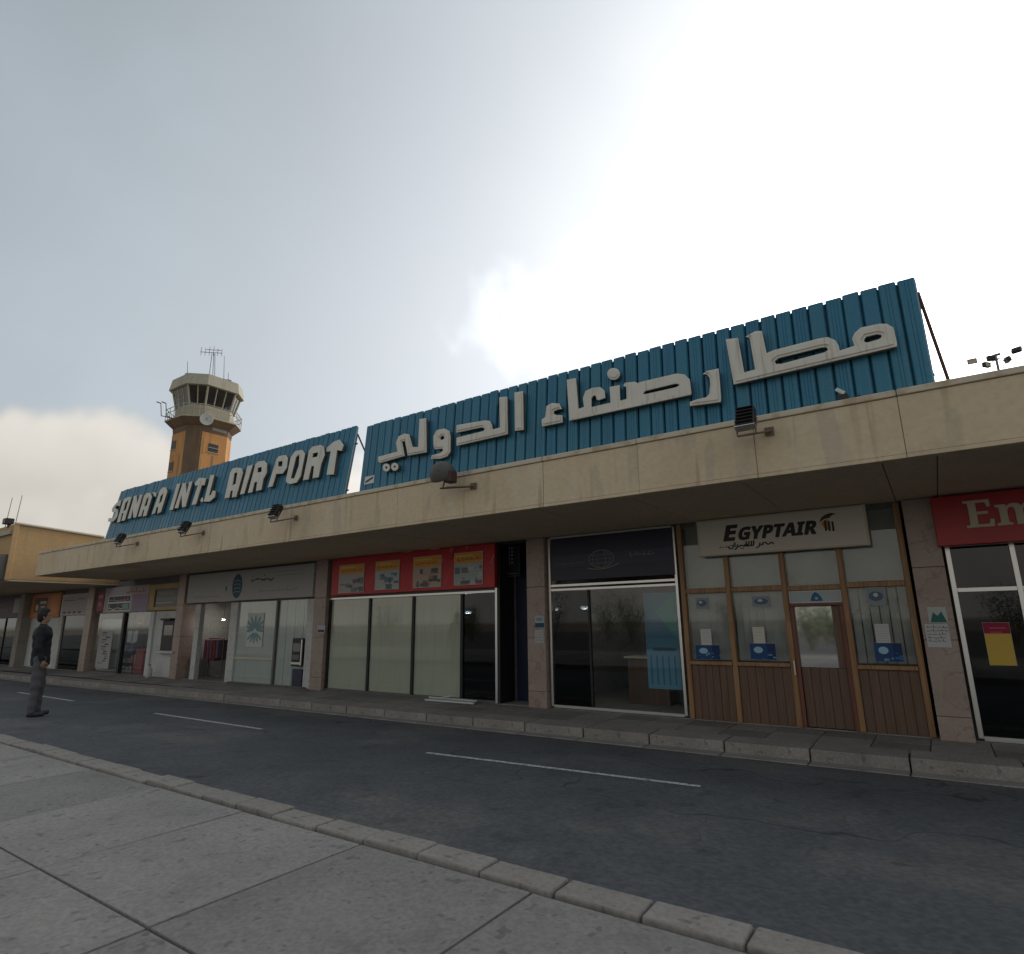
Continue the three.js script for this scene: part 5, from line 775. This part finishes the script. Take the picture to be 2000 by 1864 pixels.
  // small shaft windows
  const win = (p, q, face) => {
    const y = Y(p, q); let g, f;
    if (face === 'x') { const P = onX(p, q, ctr[0] + ap); g = bx(P.x - 0.05, P.x + 0.03, P.y - 0.42, P.y + 0.42, P.z - 0.5, P.z + 0.5); f = merge([bx(P.x + 0.032, P.x + 0.09, P.y - 0.5, P.y - 0.43, P.z - 0.6, P.z + 0.6), bx(P.x + 0.032, P.x + 0.07, P.y - 0.03, P.y + 0.03, P.z - 0.5, P.z + 0.5)]); }
    else { const P = onZ(p, q, ctr[1] + ap); g = bx(P.x - 0.4, P.x + 0.4, P.y - 0.45, P.y + 0.45, P.z - 0.05, P.z + 0.03); f = bx(P.x - 0.48, P.x + 0.48, P.y - 0.53, P.y - 0.46, P.z - 0.02, P.z + 0.08); }
    const w = part(t, 'window', g, M.black); part(w, 'window_sill', f, M.cab);
  };
  win(416, 876, 'x'); win(339, 870, 'z'); win(334, 912, 'z');
  { const P = onX(428, 835, ctr[0] + ap); part(t, 'vent_panel', bx(P.x - 0.02, P.x + 0.05, P.y - 0.5, P.y + 0.5, P.z - 0.8, P.z + 0.7), M.midWall); }
  // dish and aerials
  const dc = onX(403, 820, ctr[0] + ap + 0.75), d = thing('dish_antenna', 'round pale dish antenna fixed under the tower balcony', 'antenna', [dc.x, dc.y, dc.z]);
  const dish = new THREE.LatheGeometry([[0, 0], [0.35, 0.03], [0.62, 0.11], [0.8, 0.2], [0.83, 0.2], [0.84, 0.24], [0.79, 0.24], [0.6, 0.16], [0.3, 0.07], [0, 0.04]].map(p => new THREE.Vector2(...p)), 28); dish.scale(0.72, 0.72, 0.72); dish.rotateZ(-Math.PI / 2); dish.rotateY(-0.45); dish.translate(dc.x, dc.y, dc.z);
  part(d, 'reflector', dish, M.whitePaint); part(d, 'mount', rod([dc.x, dc.y, dc.z], [ctr[0] + ap - 0.05, dc.y - 0.1, dc.z - 0.1], 0.09), M.greyMetal); part(d, 'feed', rod([dc.x + 0.05, dc.y, dc.z + 0.02], [dc.x + 0.45, dc.y, dc.z + 0.22], 0.03), M.greyMetal);
  const P0 = (p, q) => { const e = ray(p, q), s = D / Math.hypot(e.x, e.z); return eye.clone().addScaledVector(e, s); };
  const roofY = yTop + 0.26;
  const an = thing('antenna_mast', 'lattice mast with cluster of aerials on tower roof', 'antenna', [P0(414, 735).x, roofY, P0(414, 735).z]);
  const c0 = P0(414, 735), c1 = P0(417, 690);
  for (const [dx, dz] of [[0.32, 0.1], [-0.3, 0.15], [0, -0.3]]) part(an, 'mast_leg', rod([c0.x + dx, roofY, c0.z + dz], [c1.x + dx * 0.5, c1.y, c1.z + dz * 0.5], 0.035, 6), M.greyMetal);
  part(an, 'crossarm', merge([rod([c1.x - 0.9, c1.y + 0.05, c1.z + 0.9], [c1.x + 0.6, c1.y + 0.05, c1.z - 0.6], 0.03, 6), rod([c1.x - 0.5, c1.y + 0.35, c1.z + 0.5], [c1.x + 0.5, c1.y + 0.35, c1.z - 0.5], 0.03, 6)]), M.rustPipe);
  const rr = rng(12); for (let q = 0; q < 6; q++) { const f = q / 5; const x = c1.x - 0.85 + f * 1.4, z = c1.z + 0.85 - f * 1.4; part(an, 'dipole', rod([x, c1.y - 0.3, z], [x, c1.y + 0.5 + rr() * 0.3, z], 0.022, 5), M.rustPipe); }
  for (const [p, q, q2, lab] of [[366, 738, 706, 'thin aerial on the left of tower roof beside the mast'], [438, 738, 696, 'bent aerial on the tower roof right of the mast'], [446, 742, 728, 'short aerial on the tower roof edge']]) {
    const a = P0(p, q), b = P0(p, q2), o2 = thing('roof_aerial', lab, 'antenna', [a.x, roofY, a.z], 'aerials on the tower roof');
    part(o2, 'rod', rod([a.x, roofY - 0.35, a.z], [b.x, b.y, b.z], 0.04, 6, 0.025), M.greyMetal); part(o2, 'foot', bx(a.x - 0.25, a.x + 0.25, roofY - 0.24, roofY + 0.06, a.z - 0.2, a.z + 0.2, 0.01), M.greyMetal);
  }
  for (const [p, lab] of [[314, 'curved lamp pole at the left end of tower balcony'], [324, 'straight lamp pole beside the curved pole on tower balcony']]) {
    const a = P0(p, 818), b = P0(p, 788), s = thing('balcony_pole', lab, 'pole', [a.x, a.y, a.z], 'poles on the tower balcony');
    part(s, 'post', rod([a.x, yBal + 0.1, a.z], [b.x, b.y, b.z], 0.04, 6), M.greyMetal); part(s, 'head', rod([b.x, b.y, b.z], [b.x - 0.25, b.y + 0.12, b.z + 0.3], 0.05, 6), M.blackMetal); part(s, 'bracket', rod([a.x, yBal + 0.15, a.z], [lerp(a.x, ctr[0], 0.35), yBal + 0.12, lerp(a.z, ctr[1], 0.35)], 0.04, 6), M.greyMetal);
  }
}

// ───────────────────────── floodlight mast beyond the roof ─────────────────────────
{
  const D = 48, P = (p, q) => { const e = ray(p, q), s = D / Math.hypot(e.x, e.z); return eye.clone().addScaledVector(e, s); };
  const b = P(1950, 718), t = thing('floodlight_mast', 'tall mast with a ring of floodlights beyond the roof', 'light mast', [b.x, -0.3, b.z]);
  const top = P(1944, 692); part(t, 'pole', rod([b.x, -0.3, b.z], [top.x, top.y, top.z], 0.16, 10, 0.07), M.greyMetal);
  const heads = [[1899, 706], [1927, 713], [1968, 703], [1986, 684], [1937, 700], [2010, 690]];
  part(t, 'headframe', merge(heads.map(([p, q]) => rod(P(1945, 702), P(p, q + 3), 0.022, 6)).concat([rod(P(1936, 697), P(1954, 691), 0.09, 6)])), M.greyMetal);
  heads.forEach(([p, q], i) => { const c = P(p, q), g = bx(-0.26, 0.26, -0.17, 0.17, -0.12, 0.12, 0.03); g.rotateX(0.5 - (i % 3) * 0.4); g.rotateY(i * 0.9); g.translate(c.x, c.y, c.z); const hd = part(t, 'lamp_head', g, M.blackMetal); const l = bx(-0.22, 0.22, -0.13, 0.13, 0.122, 0.13); l.rotateX(0.5 - (i % 3) * 0.4); l.rotateY(i * 0.9); l.translate(c.x, c.y, c.z); part(hd, 'lens', l, M.cream); });
}

// ───────────────────────── person crossing the road ─────────────────────────
{
  const F = onRoad(68, 1400), zc = F.z, H = onZ(89, 1188, zc).y - F.y;
  const caps = (list) => list.map(([a, b, r1, r2]) => ({ a: new THREE.Vector3(...a), b: new THREE.Vector3(...b), r1, r2 }));
  function field(cs, lo, hi, res, k, mod) {
    const mc = new MarchingCubes(res, new THREE.MeshBasicMaterial(), false, false, 120000); mc.isolation = 0; const S = [hi[0] - lo[0], hi[1] - lo[1], hi[2] - lo[2]];
    const P = new THREE.Vector3(), ba = new THREE.Vector3(), pa = new THREE.Vector3();
    for (let z = 0; z < res; z++) for (let y = 0; y < res; y++) for (let x = 0; x < res; x++) {
      P.set(lo[0] + S[0] * x / res, lo[1] + S[1] * y / res, lo[2] + S[2] * z / res); let d = 1e9;
      for (const c of cs) { ba.subVectors(c.b, c.a); pa.subVectors(P, c.a); const l2 = ba.lengthSq() || 1e-9, h = Math.min(1, Math.max(0, pa.dot(ba) / l2)); const q = pa.addScaledVector(ba, -h).length() - lerp(c.r1, c.r2, h); const m = Math.max(k - Math.abs(d - q), 0) / k; d = Math.min(d, q) - m * m * k * 0.25; }
      if (mod) d = mod(d, P); mc.field[z * res * res + y * res + x] = -d;
    }
    mc.update(); const n = mc.count, pos = new Float32Array(n * 3);
    for (let i = 0; i < n; i++) for (let a = 0; a < 3; a++) pos[i * 3 + a] = lo[a] + S[a] * (mc.positionArray[i * 3 + a] + 1) / 2;
    const nrm = new Float32Array(n * 3);
    for (let i = 0; i < n; i++) { const x = mc.normalArray[i * 3] / S[0], y = mc.normalArray[i * 3 + 1] / S[1], z = mc.normalArray[i * 3 + 2] / S[2], l = Math.hypot(x, y, z) || 1; nrm[i * 3] = x / l; nrm[i * 3 + 1] = y / l; nrm[i * 3 + 2] = z / l; }
    const g = new THREE.BufferGeometry(); g.setAttribute('position', new THREE.BufferAttribute(pos, 3)); g.setAttribute('normal', new THREE.BufferAttribute(nrm, 3)); g.setAttribute('uv', new THREE.BufferAttribute(new Float32Array(n * 2), 2)); return g;
  }
  // 1.80 m figure in its own frame, facing +z
  const hips = [0, 0.94, 0], armL = [[0.19, 1.43, -0.01], [0.245, 1.16, -0.04], [0.225, 0.93, 0.07]], armR = [[-0.19, 1.43, -0.01], [-0.25, 1.15, -0.03], [-0.235, 0.92, 0.06]];
  const torso = [[[0, 0.98, 0], [0, 1.16, 0.005], 0.125, 0.12], [[0, 1.16, 0.0], [0, 1.36, 0], 0.125, 0.14], [[-0.1, 1.36, 0], [0.1, 1.36, 0], 0.115, 0.115], [[-0.17, 1.43, -0.01], [0.17, 1.43, -0.01], 0.062, 0.062]];
  const legs = s => [[[0.085 * s, 0.93, 0], [0.09 * s, 0.50, 0.02 * s], 0.092, 0.062], [[0.09 * s, 0.50, 0.02 * s], [0.092 * s, 0.09, -0.03 + 0.03 * s], 0.058, 0.042]];
  const skinBody = [...torso, [[0, 1.45, 0], [0, 1.58, 0.01], 0.055, 0.052], [armL[0], armL[1], 0.052, 0.042], [armL[1], armL[2], 0.040, 0.028], [armR[0], armR[1], 0.052, 0.042], [armR[1], armR[2], 0.040, 0.028], ...legs(1), ...legs(-1)];
  const body = field(caps(skinBody), [-0.36, 0.03, -0.22], [0.36, 1.63, 0.22], 72, 0.04);
  const head = field(caps([[[0, 1.60, 0.015], [0, 1.71, 0.0], 0.062, 0.083], [[0, 1.60, 0.055], [0, 1.64, 0.06], 0.034, 0.04], [[0, 1.665, 0.085], [0, 1.635, 0.105], 0.010, 0.015], [[0.083, 1.66, 0.0], [0.085, 1.635, 0.0], 0.014, 0.010], [[-0.083, 1.66, 0.0], [-0.085, 1.635, 0.0], 0.014, 0.010], [[0, 1.5, 0.0], [0, 1.6, 0.01], 0.055, 0.055], [[-0.03, 1.685, 0.078], [0.03, 1.685, 0.078], 0.012, 0.012], [[-0.022, 1.605, 0.088], [0.022, 1.605, 0.088], 0.008, 0.008]]), [-0.13, 1.48, -0.13], [0.13, 1.82, 0.15], 44, 0.02, (d, P) => { for (const s of [-1, 1]) { const e = Math.hypot(P.x - s * 0.032, P.y - 1.665, P.z - 0.088) - 0.013; d = Math.max(d, -e); } return d; });
  const hand = w => { const s = Math.sign(w[0]), L = [[[w[0], w[1], w[2]], [w[0], w[1] - 0.055, w[2] + 0.012], 0.026, 0.030]]; const len = [0.062, 0.072, 0.068, 0.052]; for (let k = 0; k < 4; k++) { const z = w[2] + 0.035 - k * 0.021, b = [w[0], w[1] - 0.07, z], m = [w[0] - s * 0.010, b[1] - len[k] * 0.5, z + 0.006], e = [w[0] - s * 0.034, b[1] - len[k] * 0.92, z + 0.008]; L.push([[w[0], w[1] - 0.03, w[2] + 0.01], b, 0.014, 0.0095], [b, m, 0.0095, 0.0085], [m, e, 0.0085, 0.007]); } L.push([[w[0], w[1] - 0.025, w[2] + 0.03], [w[0] - s * 0.014, w[1] - 0.055, w[2] + 0.062], 0.013, 0.010], [[w[0] - s * 0.014, w[1] - 0.055, w[2] + 0.062], [w[0] - s * 0.022, w[1] - 0.085, w[2] + 0.066], 0.010, 0.008]); return field(caps(L), [w[0] - 0.08, w[1] - 0.19, w[2] - 0.08], [w[0] + 0.08, w[1] + 0.03, w[2] + 0.1], 52, 0.008); };
  const jacketC = [...torso.map(([a, b, r, s]) => [a, b, r + 0.024, s + 0.024]), [[0, 0.86, 0], [0, 1.0, 0], 0.155, 0.15], [[-0.05, 0.86, 0], [0.05, 0.86, 0], 0.13, 0.13], [[0, 1.44, 0], [0, 1.505, -0.005], 0.075, 0.07], [armL[0], armL[1], 0.073, 0.062], [armL[1], [0.228, 0.96, 0.055], 0.060, 0.046], [armR[0], armR[1], 0.073, 0.062], [armR[1], [-0.238, 0.95, 0.045], 0.060, 0.046]];
  const jacket = field(caps(jacketC), [-0.38, 0.78, -0.24], [0.38, 1.60, 0.24], 72, 0.03, (d, P) => Math.max(d + 0.006 * Math.sin(P.y * 46 + P.x * 9) * 0.6, 0.84 - P.y));
  const trousers = field(caps([[[0, 0.96, 0], [0, 0.9, 0], 0.128, 0.13], ...[1, -1].flatMap(s => legs(s).map(([a, b, r, q]) => [a, [b[0], Math.max(b[1], 0.075), b[2]], r + 0.018, q + 0.03]))]), [-0.24, 0.03, -0.2], [0.24, 1.08, 0.2], 64, 0.025, (d, P) => Math.max(d + 0.005 * Math.sin(P.y * 40 + P.x * 20), 0.07 - P.y));
  const shoe = s => field(caps([[[0.092 * s, 0.045, -0.06 + 0.03 * s], [0.105 * s, 0.040, 0.14 + 0.03 * s], 0.046, 0.040], [[0.092 * s, 0.09, -0.03 + 0.03 * s], [0.092 * s, 0.05, -0.03 + 0.03 * s], 0.045, 0.05]]), [0.095 * s - 0.1, -0.02, -0.17 + 0.03 * s], [0.095 * s + 0.1, 0.17, 0.25 + 0.03 * s], 36, 0.02, (d, P) => Math.max(d, 0.004 - P.y));
  const hair = field(caps([[[0, 1.70, -0.015], [0, 1.735, -0.005], 0.098, 0.086], [[0, 1.64, -0.04], [0, 1.70, -0.03], 0.075, 0.09], [[0, 1.76, 0.05], [0, 1.77, 0.0], 0.045, 0.06]]), [-0.14, 1.52, -0.17], [0.14, 1.88, 0.15], 40, 0.02, (d, P) => Math.max(d, 1.7 - P.y - 0.09 * sstep(0.05, -0.03, P.z) * 1.6 - 0.02, (P.z - 0.062) - (P.y - 1.72) * 0.5) + 0.003 * Math.sin(P.x * 180) * Math.sin(P.y * 150));
  const t = thing('person', 'person in dark jacket and grey trousers standing on the road', 'person', [F.x, F.y, F.z]);
  t.quaternion.setFromUnitVectors(new THREE.Vector3(0, 1, 0), new THREE.Vector3(-0.022, 1, 0.055).normalize()); const s = H / 1.82, turn = 2.75;
  const put = (name, g, m) => { g.scale(s * 0.9, s, s * 0.88); g.rotateY(turn); const o = new THREE.Mesh(g, m); o.name = name; o.castShadow = o.receiveShadow = true; t.add(o); return o; };
  const skin = plain(0.30, 0.17, 0.11, 0.6);
  put('body', mergeGeometries([body, head, hand(armL[2]), hand(armR[2])]), skin);
  put('jacket', jacket, std({ color: col(0.014, 0.016, 0.020), roughness: 0.85 }));
  put('trousers', trousers, std({ color: col(0.105, 0.10, 0.105), roughness: 0.9 }));
  put('shoe', shoe(1), plain(0.03, 0.028, 0.03, 0.5)); put('shoe', shoe(-1), plain(0.03, 0.028, 0.03, 0.5));
  put('hair', hair, plain(0.010, 0.008, 0.007, 0.7));
}

// ───────────────────────── shrubs mirrored in the shop glass; the long unseen row is added for reflections ─────────────────────────
{
  const leafS = std({ color: col(0.07, 0.10, 0.035), roughness: 0.8 }), bark = plain(0.12, 0.09, 0.06, 0.95);
  [[-3.2, 7.6, 1.9, 'round leafy shrub on the forecourt opposite the mirrored door'], [-4.6, 9.2, 2.5, 'tall leafy shrub on the forecourt behind the round shrub'], [-2.3, 10.5, 1.6, 'low leafy shrub on the forecourt opposite the wooden panelling'], ...Array.from({ length: 11 }, (_, k) => [8 - k * 4.3 - (k % 3) * 0.9, 15 + (k * 7 % 5), 2.6 + (k * 5 % 4) * 0.5, 'added leafy shrub in the unseen row behind the forecourt'])].forEach(([x, z, h, label], i) => {
    const r = rng(900 + i), t = thing('leafy_shrub', label, 'shrub', [x, NY, z], 'shrubs on the forecourt'), stems = [], tips = [], P = [];
    for (let k = 0; k < 9; k++) { const a = k * 0.7 + r() * 0.4, e = new THREE.Vector3(x + Math.cos(a) * h * (0.12 + r() * 0.25), NY + h * (0.5 + r() * 0.45), z + Math.sin(a) * h * (0.12 + r() * 0.25)); stems.push(rod([x, NY - 0.05, z], e, 0.022, 5, 0.008)); tips.push(e); }
    part(t, 'stems', merge(stems), bark);
    for (let k = 0; k < 1500; k++) { const e = tips[k % 9], f = 0.35 + 0.65 * r(), c = new THREE.Vector3(lerp(x, e.x, f), lerp(NY, e.y, f), lerp(z, e.z, f)).add(new THREE.Vector3(r() - 0.5, r() - 0.5, r() - 0.5).multiplyScalar(h * 0.28)); const u = new THREE.Vector3(r() - 0.5, r() - 0.5, r() - 0.5).normalize(), v = new THREE.Vector3(r() - 0.5, r() - 0.5, r() - 0.5).cross(u).normalize().multiplyScalar(0.022); u.multiplyScalar(0.06); for (const q of [c.clone().sub(u), c.clone().add(v), c.clone().add(u), c.clone().sub(u), c.clone().add(u), c.clone().sub(v)]) P.push(q.x, q.y, q.z); }
    const g = new THREE.BufferGeometry(); g.setAttribute('position', new THREE.Float32BufferAttribute(P, 3)); g.computeVertexNormals(); part(t, 'foliage', g, leafS);
  });
}
scene.traverse(o => { if (o.isMesh) { o.castShadow = true; o.receiveShadow = true; } });
renderer.render(scene, camera);
